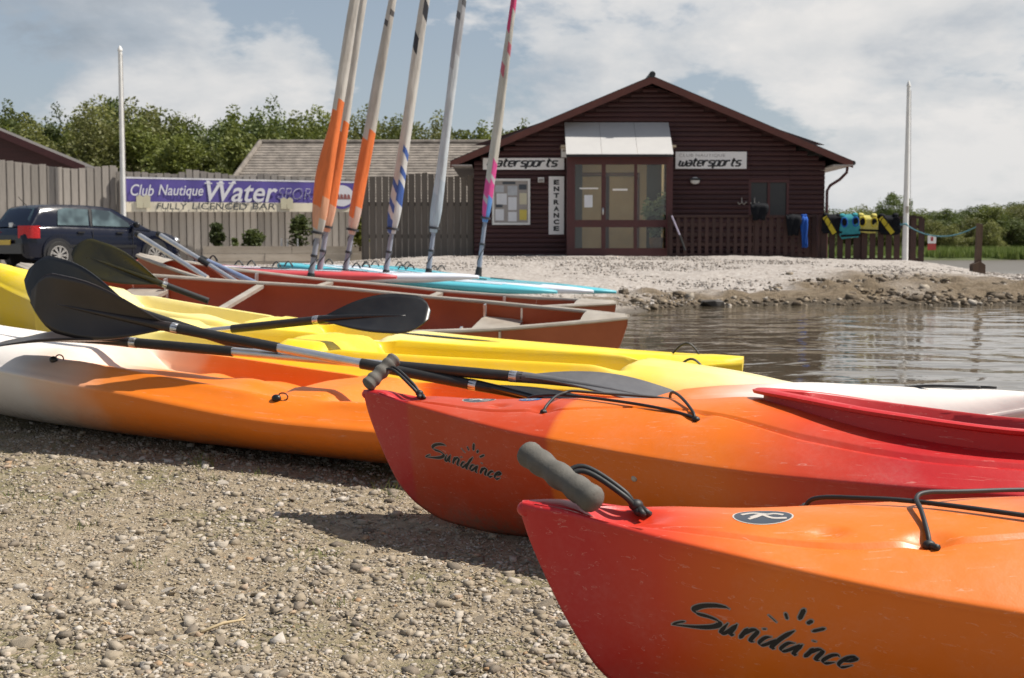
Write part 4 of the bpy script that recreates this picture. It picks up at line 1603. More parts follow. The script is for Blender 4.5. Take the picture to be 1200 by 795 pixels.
PX0, PX1 = 1.27, 3.60          # porch
PT = W(700, 183, 29.4).z
WX0, WX1 = W(880, 0, HY).x, W(928, 0, HY).x
WZ0, WZ1 = W(0, 256, HY).z, W(0, 211, HY).z
pitch_b = .112
z = HB - .1
while z < APEX - .16:
    zt = z + pitch_b
    zm = (z + zt) / 2
    x0, x1 = HX0, HX1
    lim = (APEX - .10 - zt) / math.tan(ROOF_A)
    x0, x1 = max(x0, HC - lim), min(x1, HC + lim)
    spans = [(x0, x1)]
    holes = []
    if zm < PT + .35:
        holes.append((PX0 + .05, PX1 - .05))
    if WZ0 < zm < WZ1:
        holes.append((WX0, WX1))
    for h0, h1 in holes:
        ns = []
        for a, b_ in spans:
            if h1 <= a or h0 >= b_:
                ns.append((a, b_))
            else:
                if h0 > a:
                    ns.append((a, h0))
                if h1 < b_:
                    ns.append((h1, b_))
        spans = ns
    # boards are butted where the panels meet
    cut = []
    for a, b_ in spans:
        js = [j for j in (W(793, 0, HY).x if zm > PT else 99, W(882, 0, HY).x, W(928, 0, HY).x) if a + .3 < j < b_ - .3]
        prev = a
        for j in js:
            cut.append((prev, j - .004))
            prev = j + .004
        cut.append((prev, b_))
    for a, b_ in cut:
        if b_ - a < .05:
            continue
        prof = [(0, z + .004), (-.026, z + .010), (-.034, z + .05), (-.022, zt - .02), (-.010, zt - .004), (0, zt - .002)]
        bd = MB()
        k = len(prof)
        vs = [(a, HY + p[0], p[1]) for p in prof] + [(b_, HY + p[0], p[1]) for p in prof]
        fs = [tuple(range(k)), tuple(range(2 * k - 1, k - 1, -1))] + [(i, i + k, (i + 1) % k + k, (i + 1) % k) for i in range(k)]
        bd.add(vs, fs)
        hb(bd, 'cladding_board', M['dark_stain'])
    z = zt
# shell of the building behind the boards
sh = MB()
D = 11.0
for x in (HX0 + .02, HX1 - .02):
    sh.box((x, HY + D / 2 + .05, (HB + 2.45) / 2 - .05), (.06, D - .1, 2.45 - HB + .2))
sh.poly([(HX0, HY + D, HB), (HX1, HY + D, HB), (HX1, HY + D, 2.45), (HC, HY + D, APEX - .1), (HX0, HY + D, 2.45)], .06)
sh.poly([(HX0, HY + .02, PT + .3), (HX1, HY + .02, PT + .3), (HC, HY + .02, APEX - .12)], .05)
sh.poly([(HX0, HY + .02, HB), (PX0, HY + .02, HB), (PX0, HY + .02, PT + .3), (HX0, HY + .02, 2.45)], .05)
sh.poly([(PX1, HY + .02, HB), (WX0, HY + .02, HB), (WX0, HY + .02, PT + .29), (PX1, HY + .02, PT + .29)], .05)
sh.poly([(WX1, HY + .02, HB), (HX1, HY + .02, HB), (HX1, HY + .02, 2.45), (WX1, HY + .02, PT + .29)], .05)
sh.poly([(WX0, HY + .02, HB), (WX1, HY + .02, HB), (WX1, HY + .02, WZ0), (WX0, HY + .02, WZ0)], .05)
sh.poly([(WX0, HY + .02, WZ1), (WX1, HY + .02, WZ1), (WX1, HY + .02, PT + .29), (WX0, HY + .02, PT + .29)], .05)
hb(sh, 'wall', M['dark_stain'])
M['roof_felt'] = mat('roof_felt', (.10, .09, .085), .9, (.07, .065, .06), 4, bump=.4, bscale=60)
FY = HY - .46
ta = math.tan(ROOF_A)
for s_ in (-1, 1):
    xe = HC + s_ * 4.62
    ze = APEX - 4.62 * ta
    hb(MB().poly([(HC, FY + .03, APEX), (xe, FY + .03, ze), (xe, FY + .03, ze + .05), (HC, FY + .03, APEX + .05)], D + 1.2), 'roof', M['roof_felt'])
    # bargeboard
    hb(MB().poly([(HC, FY, APEX + .03), (xe, FY, ze + .03), (xe, FY, ze - .12), (HC + s_ * .0, FY, APEX - .13)], .028), 'bargeboard', M['red_brown_trim'])
    # soffit of the gable overhang
    hb(MB().poly([(HC, FY + .03, APEX - .012), (xe, FY + .03, ze - .012), (xe, FY + .03, ze - .03), (HC, FY + .03, APEX - .03)], .42), 'soffit', M['frame_brown'])
hb(MB().tube([(HC, FY - .02, APEX + .07), (HC, FY + D + 1.2, APEX + .07)], .075, 10), 'ridge_cap', M['black_plastic'], 40)
M['soffit_pale'] = mat('soffit_pale', (.42, .38, .35), .6, (.36, .33, .30), 5)
xe = HC + 4.62
ze = APEX - 4.62 * ta
hb(MB().box(((HX1 + xe) / 2 + .03, HY + 4, ze - .06), (xe - HX1 - .08, 9.0, .03)), 'eave_soffit', M['soffit_pale'])
hb(MB().box(((HX0 - (xe - HX1)) / 2 + HX0 / 2, HY + 4, ze - .06), (xe - HX1 - .08, 9.0, .03)), 'eave_soffit', M['soffit_pale'])
hb(MB().tube([(xe + .03, FY + .1, ze - .0), (xe + .03, FY + D, ze - .0)], .055, 10), 'gutter', M['black_plastic'], 40)
hb(MB().tube([(xe - .02, HY - .05, ze - .04), (xe - .04, HY - .05, ze - .20), (xe - .20, HY - .05, ze - .36), (HX1 + .12, HY - .05, ze - .50), (HX1 + .05, HY - .05, ze - .62), (HX1 + .05, HY - .05, HB)], .034, 10), 'downpipe', M['frame_brown'], 40)

# shuttered window on the right
M['dark_shutter_and_shade'] = mat('dark_shutter_and_shade', (.022, .022, .024), .35, (.03, .03, .03), 3, rvar=.15)
wi = hb(MB().box(((WX0 + WX1) / 2, HY + .03, (WZ0 + WZ1) / 2), (WX1 - WX0 - .01, .02, WZ1 - WZ0)), 'window', M['dark_shutter_and_shade'])
for x in (WX0 + .03, (WX0 + WX1) / 2, WX1 - .03):
    hb(MB().box((x, HY + .0, (WZ0 + WZ1) / 2), (.06, .05, WZ1 - WZ0 - .13)), 'window_frame', M['frame_brown'], parent=wi)
for zq in (WZ0 + .03, WZ1 - .03):
    hb(MB().box(((WX0 + WX1) / 2, HY + .0, zq), (WX1 - WX0, .055, .06)), 'window_frame', M['frame_brown'], parent=wi)

# entrance porch
PY = 29.4


def glass_mat(name, tint=(.9, .93, .92), k=.10):
    m, nt, b = new_mat(name)
    out = nt.nodes['Material Output']
    nt.nodes.remove(b)
    tr = N(nt, 'ShaderNodeBsdfTransparent')
    tr.inputs[0].default_value = (*tint, 1)
    gl = N(nt, 'ShaderNodeBsdfGlossy', Roughness=.02)
    fr = N(nt, 'ShaderNodeFresnel', IOR=1.5)
    mx = N(nt, 'ShaderNodeMixShader')
    a = fmath(nt, 'ADD', fr.outputs[0], k)
    nt.links.new(a, mx.inputs[0])
    nt.links.new(tr.outputs[0], mx.inputs[1])
    nt.links.new(gl.outputs[0], mx.inputs[2])
    nt.links.new(mx.outputs[0], out.inputs[0])
    return m


M['glass'] = glass_mat('window_glass', k=0.0)
px = lambda x: W(x, 0, PY).x
pz = lambda y: W(0, y, PY).z
fb = M['frame_brown']
PB = HB - .05
fr_ = [('post', (665, 674.5, 183, 303)), ('post', (782.5, 790, 183, 303))]
for nm, (a, b_, c, d) in fr_:
    hb(MB().box(((px(a) + px(b_)) / 2, PY, (pz(c) + PB) / 2), (px(b_) - px(a), .12, pz(c) - PB)), 'porch_post', fb)
hb(MB().box(((px(674.5) + px(782.5)) / 2, PY, (pz(181) + pz(193)) / 2), (px(782.5) - px(674.5), .11, pz(181) - pz(193))), 'porch_header', fb)
hb(MB().box(((px(674.5) + px(782.5)) / 2, PY, (pz(291) + PB) / 2), (px(782.5) - px(674.5), .11, pz(291) - PB)), 'door_sill', fb)
hb(MB().box(((px(674.5) + px(782.5)) / 2, PY - .003, (pz(258) + pz(266.5)) / 2), (px(782.5) - px(674.5), .10, pz(258) - pz(266.5))), 'mid_rail', fb)
for a, b_ in ((706, 710.8), (744.5, 748)):
    hb(MB().box(((px(a) + px(b_)) / 2, PY + .004, (pz(193) + pz(258)) / 2), (px(b_) - px(a), .09, pz(193) - pz(258))), 'mullion', fb)
    hb(MB().box(((px(a) + px(b_)) / 2, PY + .004, (pz(266.5) + pz(291)) / 2), (px(b_) - px(a), .09, pz(266.5) - pz(291))), 'mullion', fb)
xs_ = [674.5, 706, 710.8, 744.5, 748, 782.5]
for i in (0, 2, 4):
    for c, d in ((193, 258), (266.5, 291)):
        hb(MB().box(((px(xs_[i]) + px(xs_[i + 1])) / 2, PY + .01, (pz(c) + pz(d)) / 2), (px(xs_[i + 1]) - px(xs_[i]), .008, pz(c) - pz(d))), 'glass_pane', M['glass'])
hb(MB().tube([(px(707.5), PY - .10, pz(252)), (px(707.5), PY - .10, pz(244))], .02, 8), 'door_handle', M['alu'], True)
hb(MB().box((px(691), PY - .0, pz(221)), (.42, .004, .03)), 'door_lettering', M['white_sign'])
hb(MB().box((px(728), PY - .0, pz(222.5)), (.34, .004, .045)), 'door_lettering', M['white_sign'])
M['paper'] = mat('paper', (.72, .73, .75), .6, (.66, .67, .70), 8)
hb(MB().box((px(690.5), PY - .0, pz(236)), (.19, .004, .28)), 'door_notice', M['paper'])
# porch cheeks and roof
for a in (666.5, 788.5):
    hb(MB().box((px(a), (PY + HY) / 2 + .02, (PT + HB) / 2), (.05, HY - PY - .13, PT - HB)), 'porch_cheek', M['dark_stain'])
# interior of the entrance hall
M['cream_wall'] = mat('cream_wall', (.52, .43, .30), .7, (.46, .38, .27), 2)
M['inner_door'] = mat('inner_door', (.46, .37, .25), .6, (.40, .32, .22), 3)
iz0, iz1, iy = HB, PT + .2, 32.6
im = MB()
im.box(((PX0 + PX1) / 2, iy + .05, (iz0 + iz1) / 2), (PX1 - PX0 + .4, .06, iz1 - iz0 + .1))
im.box((PX0 + .02, (HY + iy) / 2 + .06, (iz0 + iz1) / 2), (.06, iy - HY - .1, iz1 - iz0))
im.box((PX1 - .02, (HY + iy) / 2 + .06, (iz0 + iz1) / 2), (.06, iy - HY - .1, iz1 - iz0))
im.box(((PX0 + PX1) / 2, (PY + iy) / 2 + .06, iz1 + .03), (PX1 - PX0 + .3, iy - PY, .05))
hb(im, 'hall_wall', M['cream_wall'])
M['hall_floor'] = mat('hall_floor', (.22, .15, .09), .5, (.18, .12, .07), 4)
hb(MB().box(((PX0 + PX1) / 2, (PY + iy) / 2 + .06, iz0 + .02), (PX1 - PX0, iy - PY, .03)), 'hall_floor', M['hall_floor'])
for cx in (2.02, 2.80):
    dr = hb(MB().box((cx, iy - .01, iz0 + 1.02), (.66, .04, 1.98)), 'inner_door', M['inner_door'])
    for dx in (-.38, .38):
        hb(MB().box((cx + dx, iy - .02, iz0 + 1.02), (.08, .07, 2.04)), 'door_frame', M['frame_brown'], parent=dr)
    hb(MB().box((cx, iy - .02, iz0 + 2.09), (.84, .07, .08)), 'door_frame', M['frame_brown'], parent=dr)
hb(MB().box((PX0 + .22, 30.6, iz0 + 1.1), (.36, .05, 2.2)), 'hall_shade_panel', M['dark_shutter_and_shade'])  # dark panel painted in for the reflection and dark side behind the glass
hb(MB().box((PX1 - .22, 30.6, iz0 + 1.2), (.36, .05, 2.4)), 'hall_shade_panel', M['dark_shutter_and_shade'])  # same dark stand-in for shade at the right end of the glazing
em, nt, b = new_mat('lamp_glow')
b.inputs['Emission Color'].default_value = (1, .86, .62, 1)
b.inputs['Emission Strength'].default_value = 24.0
b.inputs['Base Color'].default_value = (.8, .75, .65, 1)
hb(MB().ell((2.5, 30.45, iz1 - .06), (.24, .24, .05), 16, 8), 'ceiling_lamp', em, True)

# white canopy over the porch
aw = MB()
cz0, cz1 = W(0, 181, 29.0).z, W(0, 145, HY).z
ax0, ax1 = W(664, 0, 29.0).x, W(791, 0, 29.0).x
M['canopy_white'] = mat('canopy_white', (.50, .49, .475), .5, (.46, .45, .44), 2)
for i in range(3):
    a, b_ = ax0 + (ax1 - ax0) * i / 3, ax0 + (ax1 - ax0) * (i + 1) / 3 - .006
    hb(MB().poly([(a, 28.98, cz0), (b_, 28.98, cz0), (b_, HY - .04, cz1), (a, HY - .04, cz1)], -.03, (0, -.62, -.78)), 'canopy_panel', M['canopy_white'])
for x in (ax0 + .03, ax1 - .03):
    hb(MB().poly([(x, 29.03, cz0 - .02), (x, HY - .04, cz1 - .04), (x, HY - .04, cz0 - .02)], .02, (1, 0, 0)), 'canopy_side', M['canopy_white'])
hb(MB().box(((ax0 + ax1) / 2, 29.02, cz0 - .03), (ax1 - ax0 - .02, .05, .05)), 'canopy_edge', M['ink_black'])

# ---- text
def text_mesh(s, bold=0.0, shear=0.0, space=1.0):
    cu = bpy.data.curves.new('t', 'FONT')
    cu.body = s
    cu.offset = bold
    cu.shear = shear
    cu.space_character = space
    cu.resolution_u = 4
    o = bpy.data.objects.new('t', cu)
    COL.objects.link(o)
    dg = bpy.context.evaluated_depsgraph_get()
    dg.update()
    me = o.evaluated_get(dg).to_mesh()
    vs = [(v.co.x, v.co.y) for v in me.vertices]
    fs = [tuple(p.vertices) for p in me.polygons]
    o.evaluated_get(dg).to_mesh_clear()
    bpy.data.objects.remove(o)
    bpy.data.curves.remove(cu)
    return vs, fs


def put_text(s, parent, m, name, x0, x1, z0, z1, y, loc, bold=0.0, shear=0.0, space=1.0, mapper=None):
    vs, fs = text_mesh(s, bold, shear, space)
    a = np.array(vs)
    lo, hi = a.min(0), a.max(0)
    out = []
    for p in a:
        u, w = (p - lo) / (hi - lo)
        q = Vector((x0 + (x1 - x0) * u, y, z0 + (z1 - z0) * w))
        if mapper:
            q = mapper(q)
        out.append(q - Vector(loc))
    return MB().add(out, fs).build(name, m, parent, recalc=False)


TECH = {  # angular lower-case letters drawn as strokes in a unit box
    'w': [[(0, .7), (0, .08), (.12, 0), (.88, 0), (1, .08), (1, .7)], [(.5, .55), (.5, 0)]], 'a': [[(.1, .7), (.88, .7), (1, .6), (1, 0), (0, 0), (0, .34), (1, .38)]],
    't': [[(.35, 1), (.35, .08), (.45, 0), (.95, 0)], [(0, .7), (.95, .7)]], 'e': [[(1, 0), (.1, 0), (0, .1), (0, .7), (1, .7), (1, .36), (0, .34)]],
    'r': [[(0, 0), (0, .7)], [(0, .55), (.2, .7), (.9, .7)]], 's': [[(1, .7), (.05, .7), (0, .38), (1, .34), (.95, 0), (0, 0)]],
    'p': [[(0, -.32), (0, .7), (1, .7), (1, 0), (0, 0)]], 'o': [[(0, 0), (0, .7), (1, .7), (1, 0), (0, 0)]]}


def tech_text(s, parent, m, x0, x1, z0, h, y, loc, shear=.35, wt=.14):
    wd = [1.45 if ch == 'w' else 1.0 for ch in s]
    gap = .26
    sx = (x1 - x0) / (sum(wd) + gap * len(s))
    off = [sum(wd[:i]) + gap * i for i in range(len(s))]
    mb = MB()
    for i, ch in enumerate(s):
        for st in TECH[ch]:
            P = [np.array((x0 + (off[i] + p[0] * wd[i]) * sx + (p[1]) * h * shear, z0 + p[1] * h)) for p in st]
            vs, fs = ribbon(P, h * wt, None, smooth=False)
            for k in range(len(P) - 1):
                vs, fs = ribbon([P[k], P[k + 1]], h * (wt * 1.45 if abs(P[k][1] - P[k + 1][1]) > h * .1 else wt), None, smooth=False, grow=.0)
                mb.add([Vector((q[0], y - .0004 * k, q[1])) - Vector(loc) for q in vs], fs)
    return mb.build('lettering', m, parent, recalc=False)


def sign(name, label, cat, x0, y0, x1, y1, Y, m, t=.03):
    """Board between two photo corners at distance Y; returns the root mesh and its box."""
    a, b_ = W(x0, y1, Y), W(x1, y0, Y)
    c = ((a.x + b_.x) / 2, Y, (a.z + b_.z) / 2)
    root = thing(name, label, cat, (c[0], Y, a.z))
    MB().box((0, 0, (b_.z - a.z) / 2), (b_.x - a.x, t, b_.z - a.z)).build('panel', m, root)
    return root, a, b_


SY = HY - .055
r_, a, b_ = sign('wall_sign', 'white watersports sign left of the porch, above the noticeboard', 'sign', 566, 185.5, 661, 199, SY, M['white_sign'])
for ch in [1]:
    tech_text('watersports', r_, M['ink_black'], a.x + .10, b_.x - .16, a.z + .075, .175, SY - .017, (r_.location), .42, .20)
r_, a, b_ = sign('wall_sign', 'white watersports sign with two lines of lettering right of the porch', 'sign', 791.5, 178, 875, 198, SY, M['white_sign'])
tech_text('watersports', r_, M['ink_black'], a.x + .07, b_.x - .14, a.z + .065, .175, SY - .017, (r_.location), .42, .20)
put_text('CLUB NAUTIQUE', r_, M['ink_grey'], 'small_lettering', a.x + .08, a.x + 1.15, b_.z - .13, b_.z - .05, SY - .017, r_.location, .0, 0, 1.1)
r_, a, b_ = sign('entrance_sign', 'tall white upright sign lettered ENTRANCE beside the porch', 'sign', 643, 207, 661, 275, SY, M['white_sign'])
n = 8
for i, ch in enumerate('ENTRANCE'):
    hh = (b_.z - a.z - .12) / n
    zt = b_.z - .06 - i * hh
    cx = (a.x + b_.x) / 2
    put_text(ch, r_, M['ink_black'], 'letter', cx - .065, cx + .065, zt - hh * .86, zt - hh * .12, SY - .017, r_.location, .055)
r_, a, b_ = sign('noticeboard', 'framed noticeboard of grey and yellow papers on the dark wall', 'noticeboard', 578, 211, 620, 262.5, SY, M['ink_grey'], .03)
w_, h_ = b_.x - a.x, b_.z - a.z
for q in ((-w_ / 2, 0, .05, h_ + .05), (w_ / 2, 0, .05, h_ + .05)):
    MB().box((q[0], -.02, h_ / 2), (q[2], .05, q[3])).build('frame_bar', M['white_paint'], r_)
for zq in (0, h_):
    MB().box((0, -.021, zq), (w_ - .05, .047, .05)).build('frame_bar', M['white_paint'], r_)
M['paper_yellow'] = mat('paper_yellow', (.62, .50, .10), .6, (.56, .44, .08), 6)
M['paper_cream'] = mat('paper_cream', (.60, .56, .40), .6, (.55, .5, .36), 6)
M['paper_grey'] = mat('paper_grey', (.50, .52, .54), .6, (.40, .42, .45), 10)
for (x, z, w, h, m_) in ((-.27, .78, .20, .16, 'paper_grey'), (-.22, .55, .24, .26, 'paper'), (-.27, .20, .20, .26, 'paper'), (0.03, .74, .22, .22, 'paper_grey'), (.03, .45, .20, .30, 'paper'), (.03, .16, .20, .22, 'paper'),
                         (.28, .56, .17, .26, 'paper_cream'), (.28, .20, .17, .24, 'paper_yellow'), (.27, .82, .18, .12, 'ink_slate'), (-.28, .40, .16, .07, 'ink_slate'), (-.05, .91, .30, .06, 'ink_slate')):
    MB().box((x, -.018, z * h_ / .98), (w, .006, h)).build('pinned_paper', M[m_], r_)
# small things on the wall
r_ = thing('wall_light', 'small white box lamp on the wall above the noticeboard corner', 'lamp', W(634, 211, SY - .04))
MB().box((0, 0, 0), (.14, .10, .11)).build('lamp_housing', M['white_paint'], r_)
MB().box((0, -.056, -.01), (.11, .012, .07)).build('lamp_cover', M['ink_grey'], r_)
r_ = thing('wall_light', 'round white bulkhead lamp under the two-line watersports sign', 'lamp', W(814.5, 212, SY - .03))
MB().ell((0, 0, 0), (.115, .05, .085), 14, 8).build('lamp_glass', M['white_paint'], r_, True)
MB().box((0, -.03, .035), (.24, .07, .05)).build('lamp_hood', M['ink_black'], r_)
r_ = thing('alarm_box', 'small pale box on the wall at the canopy edge', 'alarm box', W(661, 178, SY - .05))
MB().box((0, 0, 0), (.13, .09, .26)).build('box_case', M['white_sign'], r_)
MB().box((0, -.047, .02), (.07, .01, .05)).build('box_light', M['ink_grey'], r_)


# ---- leaves
def leaf_cloud(centres, radii, per, size, rs, flat=.5, aspect=.55):
    """Leaf quads spread through clumps; returns arrays."""
    C = np.repeat(np.array(centres, float), per, 0)
    Rr = np.repeat(np.array(radii, float), per, 0)
    n = len(C)
    d = rs.normal(size=(n, 3))
    d /= np.linalg.norm(d, axis=1)[:, None]
    r = rs.uniform(0.25, 1, n) ** 0.5
    P = C + d * (Rr * r)[:, None] if Rr.ndim == 1 else C + d * Rr * r[:, None]
    a = rs.normal(size=(n, 3)) * np.array([1, 1, flat]) + d * .3
    a /= np.linalg.norm(a, axis=1)[:, None]
    b_ = np.cross(a, rs.normal(size=(n, 3)))
    b_ /= np.linalg.norm(b_, axis=1)[:, None] + 1e-9
    s = size * rs.uniform(.6, 1.4, n)[:, None]
    V = np.stack([P - a * s, P - b_ * s * aspect, P + a * s, P + b_ * s * aspect], 1).reshape(-1, 3)
    F = np.arange(n * 4).reshape(-1, 4)
    return V, F


M['bark'] = mat('bark', (.10, .075, .05), .9, (.06, .045, .03), 6, (1, 1, .3), bump=.6, bscale=12, bdist=.03)
LEAF = [leaf_mat('leaf_green', (.100, .125, .022), (.185, .205, .045)), leaf_mat('leaf_dark', (.070, .098, .024), (.135, .165, .042)), leaf_mat('leaf_olive', (.130, .145, .034), (.215, .215, .068))]


def crown_mesh(seed, h, w, per=190, size=.125, leaf=0, tall=False):
    rs = np.random.RandomState(seed)
    cs, rr = [], []
    n = 46
    for i in range(n):
        z = rs.uniform(.06, 1.0)
        prof = math.sqrt(max(.04, 1 - ((z - .42) / .60) ** 2))
        a = rs.uniform(0, 6.283)
        q = w / 2 * prof * rs.uniform(.25, .92)
        cs.append((q * math.cos(a), q * math.sin(a), h * z))
        rr.append(rs.uniform(.12, .21) * w)
    V, F = leaf_cloud(cs, rr, per, size, rs)
    # sprays that stick out beyond the clumps
    k = rs.randint(0, n, 26)
    sp, sr = [], []
    for j in k:
        c = np.array(cs[j])
        d = np.array([c[0], c[1], (c[2] - h * .45)])
        d /= np.linalg.norm(d) + 1e-6
        sp.append(c + d * rr[j] * .85 + rs.normal(size=3) * .1)
        sr.append(rr[j] * .5)
    V2, F2 = leaf_cloud(sp, sr, 60, size * .9, rs)
    V, F = np.concatenate([V, V2]), np.concatenate([F, F2 + len(V)])
    return np_mesh('crown', V, F, LEAF[leaf]), cs


def trunk_mesh(seed, h, w, cs):
    rs = np.random.RandomState(seed + 50)
    mb = MB()
    pts = [(0, 0, -.3), (0, 0, h * .12), (rs.normal() * .12, rs.normal() * .12, h * .4), (rs.normal() * .25, rs.normal() * .25, h * .8)]
    mb.tube(pts, [w * .045, w * .036, w * .026, w * .008], 8)
    for j in range(9):
        c = Vector(cs[j * 4])
        s_ = Vector((0, 0, max(.2, c.z * .55)))
        mb.tube([s_, s_.lerp(c, .5) + Vector((0, 0, .15)), c], [w * .018, w * .012, w * .004], 5, cap=False)
    return mb.mesh('trunk', M['bark'], True)


CROWNS = []
for i, (h, w, lf, tall) in enumerate(((1, .80, 0, False), (1, .72, 1, False), (1, .95, 2, False), (1, .66, 0, False), (1, .85, 1, False), (1, .78, 2, False))):
    H = 8.0
    cm, cs = crown_mesh(20 + i, H * h, H * w, leaf=lf, tall=tall)
    CROWNS.append((cm, trunk_mesh(i, H * h, H * w, cs)))


def tree(name, label, x, y, h, which, group, wid=1.0, z=None):
    cm, tm = CROWNS[which]
    z = G(x, y) if z is None else z
    root = thing(name, label, 'tree', (x, y, z), (0, 0, R.uniform(0, 6.28)), group)
    s = h / 8.4
    c = link('crown', cm, root)
    t = link('trunk', tm, root)
    for o in (c, t):
        o.scale = (s * wid, s * wid, s)
    return root


# wood behind the fence on the left: height read along the skyline
sky_l = pch([(-80, 128), (0, 134), (20, 124), (45, 138), (60, 130), (90, 140), (120, 120), (150, 125), (180, 128), (205, 138), (225, 134), (250, 144), (280, 134), (305, 128), (335, 140), (360, 124), (385, 134), (420, 140), (460, 138), (500, 142), (540, 148), (575, 150), (610, 146), (640, 150)])


def wood_label(x, back):
    a = 'skyline tree of the left wood' if back else 'lower front tree of the left wood'
    for lim, where in ((45, 'above the dark barn roof'), (130, 'between barn roof and left white pole'), (205, 'just right of the left white pole'), (270, 'above the left part of the purple banner'),
                       (340, 'above the left end of the grey roof'), (430, 'behind the orange rolled sails'), (520, 'behind the blue and grey rolled sails'), (999, 'beside the clubhouse roof')):
        if x < lim:
            return a + ', ' + where


X_ = -70
while X_ < 635:
    Y_ = R.uniform(66, 74)
    top = W(X_, float(sky_l(X_)) + R.uniform(3, 8), Y_)
    g0 = G(top.x, Y_)
    tree('broadleaf_tree', wood_label(X_, True), top.x, Y_, top.z - g0, R.choice([0, 1, 2, 3, 4, 5]), 'trees in the wood on the left', R.uniform(.75, 1.0))
    X_ += R.uniform(24, 34)
X_ = -90
while X_ < 640:
    Y_ = R.uniform(56, 62)
    top = W(X_, float(sky_l(X_)) + R.uniform(16, 34), Y_)
    tree('broadleaf_tree', wood_label(X_, False), top.x, Y_, top.z - G(top.x, Y_), R.choice([0, 2, 3, 5]), 'trees in the wood on the left', R.uniform(.8, 1.1))
    X_ += R.uniform(34, 48)
# low wood across the lake on the right
sky_r = pch([(930, 246), (965, 242), (980, 247), (1000, 243), (1030, 242), (1050, 243), (1090, 244), (1120, 246), (1150, 240), (1180, 238), (1210, 236), (1300, 236)])


def shore_label(x, back):
    a = 'distant skyline tree across the lake' if back else 'low bush below the lakeside wood'
    for lim, where in ((1000, 'beside the clubhouse corner'), (1060, 'behind the hanging buoyancy aids'), (1140, 'between white pole and wooden post'), (9999, 'right of the wooden post')):
        if x < lim:
            return a + ', ' + where


X_ = 880
while X_ < 1330:
    Y_ = R.uniform(112, 124)
    top = W(X_, float(sky_r(X_)) + R.uniform(3, 6), Y_)
    tree('shore_tree', shore_label(X_, True), top.x, Y_, top.z - .1, R.choice([0, 1, 2, 4]), 'trees on the far lake shore', R.uniform(1.3, 1.9), .1)
    X_ += R.uniform(13, 22)
X_ = 890
while X_ < 1330:
    Y_ = R.uniform(104, 109)
    top = W(X_, R.uniform(256, 268), Y_)
    tree('shore_tree', shore_label(X_, False), top.x, Y_, top.z - .1, R.choice([0, 1, 2, 5]), 'trees on the far lake shore', R.uniform(1.5, 2.2), .1)
    X_ += R.uniform(16, 26)
top = W(1049, 230, 110)
tree('shore_tree', 'taller round-headed tree rising above the far lakeside thicket, left of the white pole', top.x, 110, top.z - .1, 4, None, .9, .1)
# reed bed at the far water's edge
n_ = 26000
rx = NR.uniform(14, 62, n_)
ry = NR.uniform(96.0, 103.5, n_)
k = ground_fields(rx, ry)[2] > -.5
rx, ry = rx[k], ry[k]
n_ = len(rx)
hh = NR.uniform(.5, 1.05, n_)
ang = NR.uniform(0, 6.283, n_)
w_ = NR.uniform(.03, .08, n_)
lean = NR.normal(0, .18, (n_, 2))
V = np.zeros((n_, 3, 3))
V[:, 0] = np.stack([rx - w_ * np.cos(ang), ry - w_ * np.sin(ang), np.full(n_, -.15)], -1)
V[:, 1] = np.stack([rx + w_ * np.cos(ang), ry + w_ * np.sin(ang), np.full(n_, -.15)], -1)
V[:, 2] = np.stack([rx + lean[:, 0], ry + lean[:, 1], hh], -1)
M['reed'] = leaf_mat('reed', (.10, .145, .03), (.19, .23, .06), .3)
link('reed_bed', np_mesh('reed_bed', V.reshape(-1, 3), np.arange(n_ * 3).reshape(-1, 3), M['reed']), kind='stuff')

# potted plant inside the porch
pp = W(769, 294, 29.62)
r_ = thing('potted_plant', 'leafy potted plant behind the porch glass', 'plant', pp)
MB().tube([(0, 0, 0), (0, 0, .30)], [.13, .17], 14).build('pot', mat('pot_brown', (.25, .13, .07), .7), r_, True)
cs = [(R.uniform(-.22, .22), R.uniform(-.12, .12), R.uniform(.75, 1.25)) for _ in range(9)] + [(R.uniform(-.15, .15), 0, R.uniform(.4, .7)) for _ in range(4)]
V, F = leaf_cloud(cs, [.16] * len(cs), 40, .055, np.random.RandomState(3))
link('foliage', np_mesh('foliage', V, F, leaf_mat('leaf_house', (.24, .32, .18), (.42, .50, .34))), r_)
MB().tube([(0, 0, .2), (.02, 0, .8), (0, 0, 1.2)], .015, 6).build('stem', M['bark'], r_)
# ------------------------------------------------------------------ fences
def grey_wood(name, a, b_, po=.45):
    return mat(name, a, .85, b_, 7, (1, 1, .12), per_obj=po, bump=.5, bscale=40, bdist=.004)


M['fence_pale'] = grey_wood('fence_pale', (.41, .368, .322), (.25, .225, .198))
M['fence_dark'] = grey_wood('fence_dark', (.17, .145, .12), (.11, .093, .078))
M['sleeper'] = mat('sleeper', (.50, .44, .36), .85, (.38, .32, .25), 5, (.25, 1, 1), per_obj=.25, bump=.5, bscale=30, bdist=.006)


